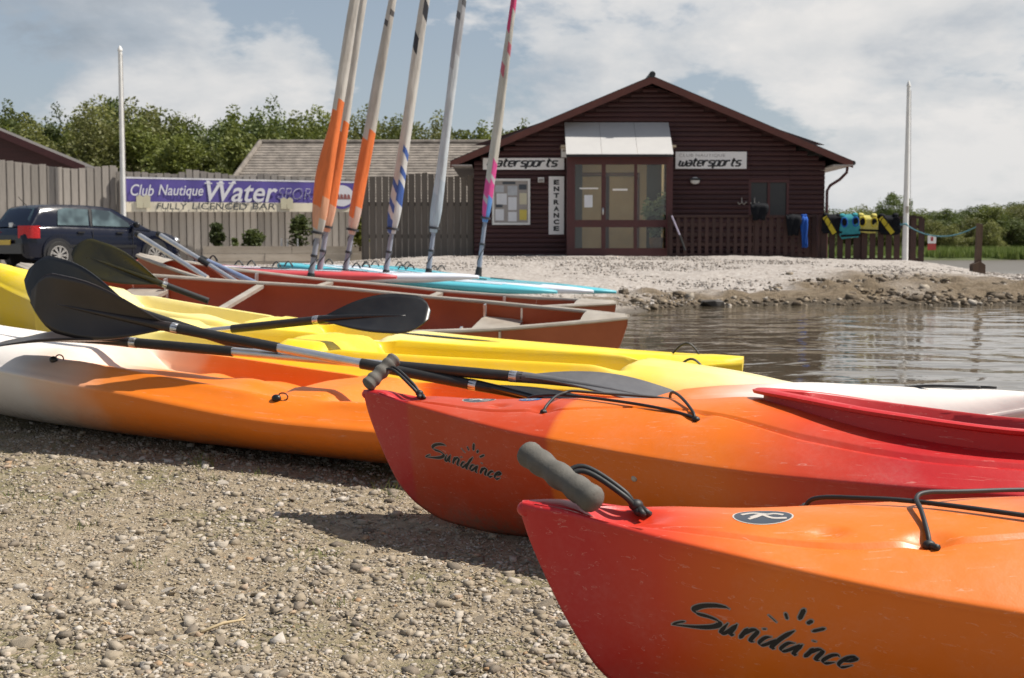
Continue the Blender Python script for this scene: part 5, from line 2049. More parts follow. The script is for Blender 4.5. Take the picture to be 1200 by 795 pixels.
def fence(label, A, B_, top, base, bw, gap, m, group=None, alt=.03, thick=.022, rails=(.25, .75)):
    """A, B_: (x, y) ends; top and base give world z for a fraction along."""
    A, B_ = Vector((A[0], A[1], 0)), Vector((B_[0], B_[1], 0))
    d = B_ - A
    L = d.length
    ang = math.atan2(d.y, d.x)
    z0 = base(0)
    root = thing('board_fence', label, 'fence', (A.x, A.y, z0), (0, 0, ang), group)
    n = int(L / (bw + gap))
    shared = {}
    for i in range(n):
        f = (i + .5) / n
        h = top(f) - base(f) + R.uniform(-.02, .02)
        q = MB()
        w = bw * R.uniform(.93, 1.0)
        c = R.uniform(-.01, .01)
        yo = -alt if i % 2 else 0
        q.poly([(-w / 2, yo, 0), (w / 2, yo, 0), (w / 2, yo, h - R.uniform(0, .015)), (-w / 2, yo, h - R.uniform(0, .015))], thick, (0, 1, 0))
        o = q.build('board', m, root)
        o.location = ((i + .5) * L / n, 0, base(f) - z0)
    if thick < .03 and alt > 0:
        for i in range(n - 1):
            h = min(top((i + 1) / n) - base((i + 1) / n), top(i / n) - base(i / n)) - .02
            o = MB().box((0, .034, h / 2), (bw * .55, .016, h)).build('board', m, root)
            o.location = ((i + 1) * L / n, 0, base(i / n) - z0)
    for f in rails:
        MB().bar((0, .068, (top(.5) - base(.5)) * f), (L, .068, (top(.5) - base(.5)) * f), .04, .09).build('rail', m, root)
    k = max(2, int(L / 2.6))
    for i in range(k + 1):
        h = top(i / k) - base(i / k) - .05
        MB().box((L * i / k, .14, h / 2 + base(i / k) - z0), (.09, .09, h)).build('post', m, root)
    return root


def on(px, Y):
    p = W(px, 300, Y)
    return (p.x, p.y)


YA = 33.6
fa_top = pch([(0, W(0, 187, YA - 2.6).z), (.45, W(0, 188, YA - 1.4).z), (.65, W(0, 193, YA - .9).z), (.78, W(0, 197, YA - .5).z), (.9, W(0, 196, YA - .2).z), (1, W(0, 194, YA).z)])
fence('tall weathered grey board fence behind the parked car, left of the white pole', on(-120, YA - 2.6), on(139, YA), lambda f: float(fa_top(f)), lambda f: .16, .165, .022, M['fence_pale'], alt=.008)
YB0, YB1 = 33.4, 36.0


def yb(px):
    return YB0 + (YB1 - YB0) * (px - 141) / (428 - 141)


fb_pts = [(141, 199), (165, 202), (200, 203.5), (222, 199), (240, 201), (275, 206), (310, 203), (340, 207), (380, 209), (428, 209)]
fb_top = pch([((p - 141) / (428 - 141), W(p, y_, yb(p)).z) for p, y_ in fb_pts])
fence('long weathered board fence that carries the purple banner', on(141, YB0), on(428, YB1), lambda f: float(fb_top(f)), lambda f: .18, .165, .022, M['fence_pale'], alt=.008)
YC = 30.25
fence('dark board fence between planter and clubhouse, light showing through its gaps', on(425.5, YC), on(555, YC), lambda f: W(0, 205 + 2 * math.sin(f * 9), YC).z,
      lambda f: W(0, 305 - 4 * f, YC).z, .135, .018, M['fence_dark'], None, .0, rails=(.28, .66))

# ------------------------------------------------------------------ banner
bA = Vector(W(145, 248, 33.05))
bB = Vector(W(418, 248, 35.45))
bd = Vector((bB.x - bA.x, bB.y - bA.y, 0))
bL = bd.length
bu = bd.normalized()
bang = math.atan2(bd.y, bd.x)
banner = thing('banner', 'long purple and cream banner advertising watersports and a licenced bar on the fence', 'banner', bA, (0, 0, bang))


def bpt(p, q):
    """Photo pixel to banner-local x, z."""
    d = W(p, q, 10.0) - CAM
    t = (bA.x * d.y - bA.y * d.x) / (bu.y * d.x - bu.x * d.y)
    yw = bA.y + bu.y * t
    return t, W(p, q, yw).z - bA.z


M['banner_blue'] = mat('banner_blue', (.115, .085, .34), .5, (.10, .075, .30), 2, bump=.3, bscale=3, bdist=.03)
M['banner_cream'] = mat('banner_cream', (.82, .74, .58), .5, (.78, .70, .54), 2, bump=.3, bscale=3, bdist=.03)
M['banner_white'] = mat('banner_white', (.74, .73, .76), .5, (.70, .69, .72), 4)
M['banner_red'] = mat('banner_red', (.36, .14, .12), .5, (.24, .09, .09), 12)


def bstrip(q0a, q1a, q0b, q1b, name, m, y=0.0):
    mb = MB()
    rows = []
    n = 40
    for i in range(n + 1):
        p = 145 + (418 - 145) * i / n
        f = i / n
        xa, za = bpt(p, q0a + (q0b - q0a) * f)
        xb, zb = bpt(p, q1a + (q1b - q1a) * f)
        wv = .012 * math.sin(f * 31) + .008 * math.sin(f * 73)
        rows.append([(xa, y + wv, za), (xa, y + wv, zb)])
    mb.grid(rows)
    return mb.build(name, m, banner, smooth=True, recalc=False)


bstrip(208.5, 236.5, 214, 238.5, 'upper_cloth', M['banner_blue'])
bstrip(236.5, 248.5, 238.5, 248.5, 'lower_cloth', M['banner_cream'])
bstrip(207.3, 209.3, 213, 214.8, 'top_hem', M['banner_white'], -.004)


def btext(s, p0, q0, p1, q1, m, name, **k):
    x0, z0 = bpt(p0, q1)
    x1, z1 = bpt(p1, q0)
    return put_text(s, banner, m, name, x0, x1, z0, z1, -.028, (0, 0, 0), **k)


btext('Club', 153, 216.5, 180, 229.5, M['banner_white'], 'lettering', shear=.25, bold=.008)
btext('Nautique', 185.5, 217.5, 238, 232.8, M['banner_white'], 'lettering', shear=.25, bold=.008)
btext('Water', 242, 213.5, 325, 236.5, M['banner_white'], 'lettering', shear=.28, bold=.014)
# serifs of the big W
for p in (244, 258, 272):
    x, z = bpt(p, 215)
    MB().box((x, -.030, z), (.20, .004, .03)).build('letter_serif', M['banner_white'], banner)
btext('SPORTS', 325.5, 221.5, 384, 233.5, M['banner_white'], 'lettering', shear=.2, bold=.0)
btext('SPORTS', 326.1, 222.2, 384, 232.8, M['banner_blue'], 'lettering_core', shear=.2, bold=-.018)
o_ = [o for o in banner.children if o.name.startswith('lettering_core')][0]
o_.location = (0, -.004, 0)
for w_, p0, p1 in (('FULLY', 183.5, 219), ('LICENCED', 225, 289), ('BAR', 295.5, 322)):
    btext(w_, p0, 238.5, p1, 245.5, M['ink_slate'], 'lettering', shear=.1, bold=.004)
for (p0, p1, q0, q1) in ((160, 176, 231, 244), (329, 343, 234, 245)):
    for k in (0, 1):
        x0, z0 = bpt(p0 + k * (p1 - p0) * .52, q1)
        x1, z1 = bpt(p0 + k * (p1 - p0) * .52 + (p1 - p0) * .46, q0)
        MB().poly([(x0, -.030, z0), (x1, -.030, z0), (x1 + .01, -.030, z1), ((x0 + x1) / 2, -.030, z1 + .06), (x0 - .01, -.030, z1)], .003).build('mug_print', M['paper_cream'], banner)
xc, zc_ = bpt(400, 231)
for rx, rz, m, dy in ((.36, .33, 'banner_blue', -.030), (.34, .29, 'banner_white', -.034)):
    MB().add([(xc + rx * math.cos(a), dy, zc_ + rz * math.sin(a) + (.03 if m == 'banner_white' else 0)) for a in np.linspace(0, 2 * math.pi, 28)[:-1]], [tuple(range(27))]).build('oval_print', M[m], banner, recalc=False)
for k in range(5):
    a = -.20 + k * .10
    MB().poly([(xc + a - .05, -.038, zc_ - .06), (xc + a + .05, -.038, zc_ - .06), (xc + a + .03, -.038, zc_ + .10 * R.uniform(.4, 1)), (xc + a - .03, -.038, zc_ + .08)], .003).build('oval_picture', M['banner_red'], banner)

# ------------------------------------------------------------------ planter and shrubs
pa_, pb_ = W(238, 311, 31.2), W(436, 312, 32.0)
pd_ = Vector((pb_.x - pa_.x, pb_.y - pa_.y, 0))
pl = pd_.length
base_z = min(G(pa_.x, pa_.y), G(pb_.x, pb_.y)) - .05
planter = thing('timber_planter', 'long raised bed of pale timber sleepers below the banner fence', 'planter', (pa_.x, pa_.y, base_z), (0, 0, math.atan2(pd_.y, pd_.x)))
ptop = W(336, 288.5, 31.4).z - base_z
nrow = 3
rh_ = ptop / nrow
for r_i in range(nrow):
    xs_ = [0, pl * .36, pl * .70, pl] if r_i % 2 else [0, pl * .52, pl]
    for i in range(len(xs_) - 1):
        MB().box(((xs_[i] + xs_[i + 1]) / 2, .06 + R.uniform(-.008, .008), rh_ * (r_i + .5)), (xs_[i + 1] - xs_[i] - .012, .12, rh_ - .010)).build('sleeper', M['sleeper'], planter)
    MB().box((pl - .06, .9, rh_ * (r_i + .5)), (.11, 1.5, rh_ - .012)).build('sleeper', M['sleeper'], planter)
M['soil'] = mat('soil', (.10, .075, .05), .95, (.06, .045, .03), 14)
MB().box((pl / 2 - .1, 1.2, ptop - .08), (pl - .3, 2.1, .06)).build('soil', M['soil'], planter)


def shrub(label, px, py0, py1, wpx, Y, m, n=14, size=.05, per=60, cone=False, name='shrub'):
    b_ = W(px, py1, Y)
    t = W(px, py0, Y)
    h, w = t.z - b_.z, wpx / 1500 * Y
    root = thing(name, label, 'shrub', b_, (0, 0, 0))
    rs = np.random.RandomState(int(px))
    cs, rr = [], []
    for i in range(n):
        z = rs.uniform(.12, .92)
        k = (1.0 - z) if cone else math.sin(math.pi * (z * .75 + .2)) ** .6
        a = rs.uniform(0, 6.283)
        q = w * .36 * k * rs.uniform(.3, 1)
        cs.append((q * math.cos(a), q * math.sin(a), h * z))
        rr.append(w * (.20 * (1.15 - z) + .05 if cone else .20))
    V, F = leaf_cloud(cs, rr, per, size, rs)
    link('foliage', np_mesh('foliage', V, F, m), root)
    mb = MB().tube([(0, 0, -.1), (0, 0, h * .6)], [.03, .012], 6)
    for j in range(4):
        mb.tube([(0, 0, h * .2), cs[j]], [.015, .005], 5, cap=False)
    mb.build('stem', M['bark'], root)
    return root


M['leaf_shrub'] = leaf_mat('leaf_shrub', (.07, .095, .02), (.13, .16, .045))
M['leaf_shrub_d'] = leaf_mat('leaf_shrub_dark', (.05, .07, .02), (.09, .11, .035))
M['leaf_lime'] = leaf_mat('leaf_lime', (.13, .145, .012), (.20, .21, .025))
shrub('upright dark green shrub at the left of the planter', 254, 261, 292, 21, 32.3, M['leaf_shrub_d'], 26, .045, 70)
shrub('low spreading green shrub right of the upright shrub', 297, 273, 292, 32, 32.3, M['leaf_shrub'], 24, .045, 55)
shrub('loose bush behind the orange rolled sails', 352, 254, 291, 34, 32.2, M['leaf_shrub'], 22, .055, 34)
shrub('bright lime green cone-shaped conifer at the right end of planter', 422, 246, 290, 30, 31.6, M['leaf_lime'], 34, .04, 80, True, 'conifer')
shrub('small weedy plant at the planter edge near the car', 275, 280, 293, 12, 32.0, M['leaf_shrub'], 8, .04, 30)
for i, (px, y0) in enumerate(((330, 279), (337, 281), (349, 280))):
    p = W(px, 291, 32.0)
    r_ = thing('plant_stake', 'short white stake in the planter soil beside the loose bush', 'stake', p, (0, 0, 0), 'white plant stakes in the planter')
    MB().box((0, 0, .12), (.035, .02, W(px, y0, 32).z - p.z)).build('stake', M['white_paint'], r_)

# ------------------------------------------------------------------ buildings behind
M['old_slate'] = mat('old_slate', (.27, .235, .20), .9, (.125, .108, .092), 3.5, (1, 1, 1), per_obj=.12, bump=.6, bscale=25, bdist=.02)
YR = 46.0
gr = thing('low_roofed_building', 'low building with long weathered grey roof behind the fences', 'building', (W(450, 300, YR).x, YR, .2))
x0, x1 = W(250, 0, YR - 4).x, W(660, 0, YR).x
rx0 = W(303, 0, YR).x
zr, ze_ = W(0, 167.5, YR).z, 2.2
loc = Vector(gr.location)
mb = MB().box((0, 0, 0), (.01, .01, .01))
NRW = 22
for i in range(NRW):
    f0, f1 = i / NRW, (i + 1) / NRW
    ya, yb_ = YR - 4 + 4 * f0, YR - 4 + 4 * f1 + .05
    za, zb_ = ze_ + (zr - ze_) * f0, ze_ + (zr - ze_) * f1 + .015
    xa, xb_ = x0 + (rx0 - x0) * f0, x0 + (rx0 - x0) * f1
    q = MB()
    lift = .016
    q.add([Vector(p) - loc for p in ((xa, ya, za + lift), (x1, ya, za + lift), (x1, yb_, zb_), (xb_, yb_, zb_), (xa, ya, za), (x1, ya, za))], [(0, 1, 2, 3), (4, 5, 1, 0)])
    q.build('roof_course', M['old_slate'], gr)
    q = MB()
    q.add([Vector(p) - loc for p in ((xa, ya, za + lift), (xb_, yb_, zb_), (xb_, YR + 4 - 4 * f1, zb_), (xa, YR + 4 - 4 * f0, za + lift))], [(0, 1, 2, 3)])
    q.build('roof_course', M['old_slate'], gr)
MB().add([Vector(p) - loc for p in ((rx0, YR, zr), (x1, YR, zr), (x1, YR + 4, ze_), (x0, YR + 4, ze_))], [(0, 1, 2, 3)]).build('back_slope', M['old_slate'], gr)
MB().tube([Vector((rx0, YR, zr + .02)) - loc, Vector((x1, YR, zr + .02)) - loc], .09, 8).build('ridge_tiles', M['old_slate'], gr, 40)
MB().tube([Vector((x0, YR - 4, ze_ + .04)) - loc, Vector((rx0, YR, zr + .04)) - loc], .09, 8).build('hip_tiles', M['old_slate'], gr, 40)
M['render_wall'] = mat('render_wall', (.42, .38, .33), .9, (.36, .32, .28), 3)
MB().box(Vector(((x0 + x1) / 2, YR, 1.15)) - loc, (x1 - x0 - .8, 7.2, 2.1)).build('wall', M['render_wall'], gr)

YD = 44.0
bn = thing('barn', 'dark timber barn with sloping roof rising over the fence at the left edge', 'building', (W(-80, 300, YD).x, YD, .2))
loc = Vector(bn.location)
xr, zr_ = W(-90, 0, YD).x, W(0, 122, YD).z
xe_, zee = W(95, 0, YD).x, W(0, 199, YD).z
sl_ = (zr_ - zee) / (xe_ - xr)
q = MB()
for s_ in (-1, 1):
    q = MB().poly([Vector(p) - loc for p in ((xr, YD, zr_), (xr + s_ * (xe_ - xr), YD, zee), (xr + s_ * (xe_ - xr), YD, zee + .12), (xr, YD, zr_ + .12))], 1.6)
    q.build('roof', M['roof_felt'], bn)
    MB().poly([Vector(p) - loc for p in ((xr, YD - .03, zr_ + .14), (xr + s_ * (xe_ - xr), YD - .03, zee + .14), (xr + s_ * (xe_ - xr), YD - .03, zee - .10), (xr, YD - .03, zr_ - .10))], .03).build('bargeboard', M['frame_brown'], bn)
wl_ = (xe_ - xr) * .9
MB().poly([Vector(p) - loc for p in ((xr - wl_, YD + .5, .1), (xr + wl_, YD + .5, .1), (xr + wl_, YD + .5, zr_ - wl_ * sl_), (xr, YD + .5, zr_), (xr - wl_, YD + .5, zr_ - wl_ * sl_))], 1.0).build('wall', M['dark_stain'], bn)

# ------------------------------------------------------------------ poles
def flagpole(label, px, ytop, Y, r0, r1, ybase=None):
    x, z = W(px, ytop, Y).x, W(px, ytop, Y).z
    xb = x
    g = G(xb, Y)
    root = thing('flagpole', label, 'pole', (xb, Y, g))
    h = z - g
    MB().tube([(0, 0, -.2), (0, 0, h * .5), (0, 0, h - .12)], [r0, (r0 + r1) / 2, r1], 14).build('pole', M['white_paint'], root, 40)
    MB().tube([(0, 0, h - .12), (0, 0, h - .08), (0, 0, h)], [r1 * 1.3, r1 * 1.2, r1 * .3], 10).build('finial', M['white_paint'], root, 40)
    MB().box((0, -r0 - .01, 1.15), (.05, .03, .14)).build('cleat', M['alu_dull'], root)
    MB().tube([(r1 + .01, -.01, h - .2), (r0 + .02, -.02, 1.15)], .006, 5).build('halyard', M['ink_grey'], root)
    return root


flagpole('white flagpole standing beside the left end of the banner', 140.5, 54, 32.9, .072, .050)
flagpole('white flagpole standing by the railing hung with buoyancy aids', 1065, 95, 27.6, .068, .036)

# ------------------------------------------------------------------ railings of the terrace
M['rail_brown'] = mat('rail_brown', (.060, .026, .020), .7, (.042, .019, .015), 5, per_obj=.3, bump=.3, bscale=30)


def railing(label, pxs, px0, px1, ytop, ybase, Y, pitch, bw, rows_, jitter=0.0, gate=None):
    a, b_ = W(px0, ybase, Y), W(px1, ybase, Y)
    zt = W(0, ytop, Y).z
    zb = min(G(a.x, Y), G(b_.x, Y)) - .03
    root = thing('terrace_railing', label, 'railing', (a.x, Y, zb))
    L, H = b_.x - a.x, zt - zb
    for p in pxs:
        x = W(p, 0, Y).x - a.x
        MB().box((x, .06, (H + .03) / 2), (.11, .10, H + .03)).build('post', M['rail_brown'], root)
    MB().box((L / 2, .0, H - .02), (L, .14, .045)).build('handrail', M['rail_brown'], root)
    for f in rows_:
        MB().box((L / 2, .022, H * f), (L, .03, .07)).build('cross_rail', M['rail_brown'], root)
    n = int(L / pitch)
    for i in range(n + 1):
        h = H - .06 - R.uniform(0, jitter)
        w = bw(i / n) if callable(bw) else bw
        o = MB().box((0, -.006, h / 2 + .04), (w, .022, h - .04)).build('baluster', M['rail_brown'], root)
        o.location = (i * L / n, 0, 0)
    return root


railing('dark brown slatted railing in front of the clubhouse, right of the porch', (788, 889, 958), 786, 962, 252.5, 301, 28.9, .158, lambda f: .075 if f < .57 else .095, (.12, .36, .58, .80))
railing('dark brown railing where the buoyancy aids hang', (966, 1014, 1070, 1077), 965, 1079, 254, 304, 28.3, .175, .125, (.16, .80), .02)


# ------------------------------------------------------------------ buoyancy aids and wetsuits
def cloth(name, c):
    return mat(name, c, .85, tuple(x * .75 for x in c), 14, bump=.4, bscale=40, bdist=.006, spec=.15)


M['va_yellow'], M['va_black'] = cloth('va_yellow', (.50, .40, .04)), cloth('va_black', (.009, .010, .013))
M['va_teal'], M['va_blue'] = cloth('va_teal', (.045, .26, .30)), cloth('va_blue', (.025, .10, .42))
M['va_lemon'] = cloth('va_lemon', (.52, .46, .13))


def vest(label, px, Y, main, accent, tilt=0.0, w=.50, h=.42, stripe=True):
    """Buoyancy aid hung over the rail: a thick foam back with armholes, shoulder straps over the rail, stripe and belt."""
    p = W(px, 254, Y)
    root = thing('buoyancy_aid', label, 'buoyancy aid', (p.x, Y - .03, p.z), (0, tilt, 0), 'buoyancy aids drying on the railing')
    rows = []
    for i in range(13):
        t = i / 12
        z = .035 - h * t
        hw_ = w / 2 * (.80 + .20 * sstep(.1, .5, t)) * (1 - .22 * sstep(.82, 1, t))
        ring = []
        for j in range(16):
            a = 2 * math.pi * j / 16
            x = hw_ * math.copysign(abs(math.cos(a)) ** .5, math.cos(a))
            y = -.06 + .040 * math.copysign(abs(math.sin(a)) ** .6, math.sin(a)) * (1 - .5 * abs(2 * t - 1) ** 3) + .10 * (1 - sstep(0, .14, t)) + .012 * math.sin(x * 16 + t * 5)
            ring.append((x, y, z + .02 * math.sin(x * 7 + px)))
        rows.append(ring)
    q = MB().grid(rows, close_u=True)
    q.add(rows[0], [tuple(range(16))]).add(rows[-1], [tuple(range(16))])
    q.build('foam_panel', main, root, 60)
    for s_ in (-1, 1):
        q = MB().ell((s_ * w * .27, -.098, -.12), (w * .13, .012, .085), 14, 6)
        q.build('armhole', M['va_black'], root, True)
        pts = [(s_ * w * .27 + w * .145 * math.cos(a), -.104, -.12 + .10 * math.sin(a)) for a in np.linspace(0, 2 * math.pi, 20)]
        MB().tube(pts, .013, 6).build('armhole_piping', M['va_black'] if stripe else accent, root, True)
        MB().tube([(s_ * w * .30, -.05, .0), (s_ * w * .30, .0, .055), (s_ * w * .30, .09, .0), (s_ * w * .28, .12, -.28)], .06, 8, flat=.35, up=(0, 1, 0)).build('shoulder_strap', main, root, True)
    if stripe:
        MB().bar((-w * .42, -.106, -.02), (w * .10, -.106, -h * .88), .014, .10, (1, 0, 0)).build('stripe', accent, root)
    MB().box((0, -.104, -h * .80), (w * .92, .014, .045)).build('belt', M['va_black'], root)
    return root


vest('black buoyancy aid with yellow stripe, leftmost on the railing', 975, 28.2, M['va_black'], M['va_yellow'], .05, .46)
vest('teal blue buoyancy aid on the railing, second from the clubhouse corner', 994, 28.18, M['va_teal'], M['va_blue'], -.06, .46, .52, False)
vest('plain pale yellow buoyancy aid in the middle of the railing', 1016, 28.2, M['va_lemon'], M['va_yellow'], .04, .48, .38, False)
vest('black buoyancy aid with yellow stripe, nearest the white pole', 1041, 28.2, M['va_black'], M['va_yellow'], -.04, .50, .42)


def drape(name, label, cat, px, y0, y1, wpx, Y, m, front=.0):
    a = W(px, y0, Y)
    h, w = a.z - W(px, y1, Y).z, wpx / 1500 * Y
    root = thing(name, label, cat, (a.x, Y - .10, a.z))
    rows = []
    for i in range(9):
        t = i / 8
        row = []
        for j in range(9):
            u = j / 8 - .5
            row.append((w * u * (1 - .25 * t + .1 * math.sin(t * 5)), .02 * math.sin(u * 14 + t * 3) + (.09 if i == 0 else 0), -h * t + .015 * math.cos(u * 9)))
        rows.append(row)
    o = MB().grid(rows).build('cloth', m, root, True)
    s_ = o.modifiers.new('thickness', 'SOLIDIFY')
    s_.thickness = .03
    MB().tube([(-w * .4, .10, .0), (w * .4, .10, .0)], .03, 8).build('top_fold', m, root, True)
    return root


drape('wetsuit', 'bright blue cloth strip hanging over the railing beside the yellow and black vest', 'wetsuit', 942, 253, 290, 8, 28.85, M['va_blue'])
drape('wetsuit', 'short black wetsuit hanging over the railing left of the blue strip', 'wetsuit', 929, 253, 276, 17, 28.85, M['va_black'])
drape('wetsuit', 'black bundled wetsuit on the railing in front of the shuttered window', 'wetsuit', 889, 240, 258, 20, 28.8, M['va_black'])
for px, lab in ((869, 'pale hook shape on the wall left of the shuttered window'), (884, 'pale hook shape at the left frame of the shuttered window')):
    p = W(px, 240, 29.9)
    r_ = thing('coat_hook', lab, 'hook', p)
    MB().tube([(0, 0, .16), (0, -.03, .05), (.05, -.06, 0), (.10, -.06, .06)], .014, 6).build('hook', M['alu_dull'], r_, True)
    MB().tube([(0, -.03, .05), (-.06, -.06, .0), (-.10, -.06, .05)], .012, 6).build('hook_arm', M['alu_dull'], r_, True)
p, q = W(803, 291, 28.75), W(787, 253, 28.82)
r_ = thing('leaning_stick', 'thin pale stick leaning on the railing beside the porch', 'stick', p)
MB().tube([(0, 0, -.05), (q - p) * .4], .025, 8).build('lower_grip', M['black_rubber'], r_, 40)
MB().tube([(q - p) * .4, q - p], .020, 8).build('stick', mat('lilac_paint', (.40, .36, .46), .4), r_, 40)

# ------------------------------------------------------------------ post, rope and little sign
pY = 24.4
pb0 = W(1145, 318, pY)
gz = G(pb0.x, pY)
M['old_post'] = mat('old_post', (.13, .085, .055), .9, (.08, .05, .035), 8, (1, 1, .2), bump=.5, bscale=30)
r_ = thing('mooring_post', 'weathered wooden post holding the blue rope near the water', 'post', (pb0.x, pY, gz))
hpost = W(1147, 262, pY).z - gz
MB().poly([(-.055, -.05, -.2), (.055, -.05, -.2), (.075, -.05, hpost - .02), (-.02, -.05, hpost)], .10).build('post', M['old_post'], r_)
MB().poly([(-.12, -.10, -.1), (.13, -.10, -.1), (.12, -.10, .15), (.02, -.10, .21), (-.11, -.10, .16)], .20).build('foot_block', M['old_post'], r_)
M['rope_blue'] = mat('rope_blue', (.10, .26, .30), .8, (.08, .2, .24), 30)
fp = Vector((W(1063, 95, 27.6).x, 27.6, 0))
ra, rb = Vector((fp.x, 27.5, W(1062, 263, 27.5).z)), Vector((pb0.x + .02, pY, gz + hpost - .03))
pts = []
for t in np.linspace(0, 1, 24):
    p = ra.lerp(rb, t)
    p.z -= .95 * t * (1 - t)
    pts.append(p)
rp = thing('blue_rope', 'blue rope sagging between the right white pole and wooden post', 'rope', ra)
MB().tube([p - ra for p in pts], .014, 6).build('rope', M['rope_blue'], rp, True)
MB().tube([(.075 * math.cos(a), .1 + .075 * math.sin(a), .01 * math.sin(3 * a)) for a in np.linspace(0, 6.3, 14)], .016, 6).build('rope_hitch', M['rope_blue'], rp, True)
sp = pts[9]
r_ = thing('warning_sign', 'small white and red sign hanging from the blue rope', 'sign', sp - Vector((0, 0, .30)))
MB().box((0, 0, .22), (.17, .012, .16)).build('upper_panel', M['white_sign'], r_)
MB().box((0, 0, .07), (.17, .012, .13)).build('lower_panel', mat('sign_red', (.45, .06, .05), .5), r_)
MB().box((0, -.008, .23), (.05, .004, .08)).build('symbol', mat('symbol_red', (.40, .05, .05), .5), r_)

# rock at the water's edge
p = W(841, 350, 17.9)
r_ = link('shore_rock', rock_meshes[3].copy(), None)
r_.data.materials.clear()
r_.data.materials.append(mat('wet_rock', (.05, .042, .035), .6, (.03, .025, .02), 8, bump=.5, bscale=20))
r_.location = (p.x, 18.35, G(p.x, 18.35) + .05)
r_.scale = (.19, .15, .17)
setp(r_, 'dark wet rock lying at the water edge below the entrance', 'rock')

# ------------------------------------------------------------------ parked car
def car():
    th = rad(50)
    Yr = 28.6
    Xr = W(67, 300, Yr).x
    c, s = math.cos(th), math.sin(th)
    # rear axle sits at local x = .75
    ox, oy = Xr - c * .75 - s * .80, Yr - s * .75 + c * .80
    g = G(Xr, Yr) + .0
    root = thing('parked_car', 'dark navy hatchback parked by the fence, seen from its right rear corner', 'car', (ox, oy, g), (0, 0, th))
    m_body, nt, b = new_mat('car_navy')
    b.inputs['Base Color'].default_value = (.006, .008, .018, 1)
    b.inputs['Roughness'].default_value = .18
    b.inputs['Specular IOR Level'].default_value = .3
    b.inputs['Coat Weight'].default_value = .15
    b.inputs['Coat Roughness'].default_value = .05
    nn = nnoise(nt, ncoord(nt), 6, 4)
    rr_ = fmath(nt, 'MULTIPLY_ADD', nn, .2)
    rr_.node.inputs[2].default_value = .06
    nt.links.new(rr_, b.inputs['Roughness'])
    m_glass, nt, b = new_mat('car_glass')
    b.inputs['Base Color'].default_value = (.035, .06, .065, 1)
    b.inputs['Roughness'].default_value = .04
    b.inputs['Specular IOR Level'].default_value = .9
    nn = nnoise(nt, ncoord(nt), 2.2, 2)
    nt.links.new(ramp(nt, nn, [(.4, (.02, .035, .04)), (.65, (.10, .15, .16))]), b.inputs['Base Color'])
    # lower body
    st = [(0, .66, .40, .74), (.03, .74, .30, .80), (.10, .80, .24, .90), (.25, .84, .21, .95), (.80, .865, .20, .965), (1.6, .868, .19, .95), (2.5, .866, .19, .93),
          (3.0, .86, .20, .91), (3.5, .83, .20, .855), (3.85, .77, .22, .78), (4.05, .68, .26, .68), (4.13, .60, .34, .56)]
    xs_ = np.unique(np.concatenate([np.linspace(0, 4.13, 44), [p[0] for p in st]]))
    fw, fz0, fz1 = (pch([(p[0], p[i]) for p in st]) for i in (1, 2, 3))
    rows = []
    for x in xs_:
        w, a, b_ = float(fw(x)), float(fz0(x)), float(fz1(x))
        half = [(w * .86, a), (w * .965, a + .06), (w * .985, a + .25 * (b_ - a)), (w, a + .52 * (b_ - a)), (w * .99, a + .70 * (b_ - a)), (w * .955, b_ - .05), (w * .90, b_), (w * .5, b_ + .018), (0, b_ + .024)]
        rows.append([(x, -p, q) for p, q in half] + [(x, p, q) for p, q in half[::-1][1:]])
    mb = MB().grid(rows)
    k = len(rows[0])
    mb.add(rows[0], [tuple(range(k))]).add(rows[-1], [tuple(range(k))])
    mb.build('body', m_body, root, 35)
    # cabin
    prof = [(.10, .93), (.22, 1.10), (.36, 1.33), (.46, 1.405), (.9, 1.445), (1.5, 1.452), (2.0, 1.43), (2.28, 1.38), (2.7, 1.17), (3.18, .90)]

    def hwid(z):
        return .80 - (z - .93) / .52 * .20
    base = [(x, float(fz1(x)) - .02) for x in (.10, .22, .36, .46, .9, 1.5, 2.0, 2.28, 2.7, 3.18)]
    mb = MB()
    for s_ in (-1, 1):
        rws = []
        for (x, z), (xb, zb) in zip(prof, base):
            col = []
            for t in np.linspace(0, 1, 6):
                zz_ = zb + (z - zb) * t
                yy_ = hwid(zz_) + .015 * math.sin(math.pi * t)
                if t == 1:
                    yy_ -= .035
                col.append((x, s_ * yy_, zz_))
            rws.append(col)
        mb.grid(rws)
    mb.grid([[(x, y * (hwid(z) - .035), z + .022 * (1 - y * y)) for y in np.linspace(-1, 1, 9)] for x, z in prof])
    mb.build('cabin', m_body, root, 40)

    def yside(z):
        return hwid(z) + .017

    def win(name, pts, off=.012):
        q = MB()
        for s_ in (-1, 1):
            vs = [(x, s_ * (yside(z) + off), z) for x, z in pts]
            q = MB().add(vs, [tuple(range(len(vs)))])
            q.build(name, m_glass, root)
    win('rear_side_window', [(.78, .99), (1.55, .985), (1.62, 1.36), (1.05, 1.375), (.86, 1.33)])
    win('front_side_window', [(1.65, .985), (2.62, .965), (2.60, 1.06), (2.18, 1.33), (1.72, 1.365)])
    MB().poly([(1.60, -yside(1.0) - .014, .97), (1.64, -yside(1.0) - .014, .97), (1.71, -yside(1.36) - .014, 1.37), (1.63, -yside(1.36) - .014, 1.37)], .004).build('door_pillar', M['black_plastic'], root)
    # rear window and windscreen
    q = MB().add([(.205 - .016, -.66, 1.06), (.205 - .016, .66, 1.06), (.40 - .02, .56, 1.37), (.40 - .02, -.56, 1.37)], [(0, 1, 2, 3)])
    q.build('rear_window', m_glass, root)
    MB().add([(2.33, -.57, 1.375), (2.33, .57, 1.375), (3.10, .70, .965), (3.10, -.70, .965)], [(0, 1, 2, 3)]).build('windscreen', m_glass, root)
    # lights, plate, badge, bumper
    m_red, nt, b = new_mat('lamp_red')
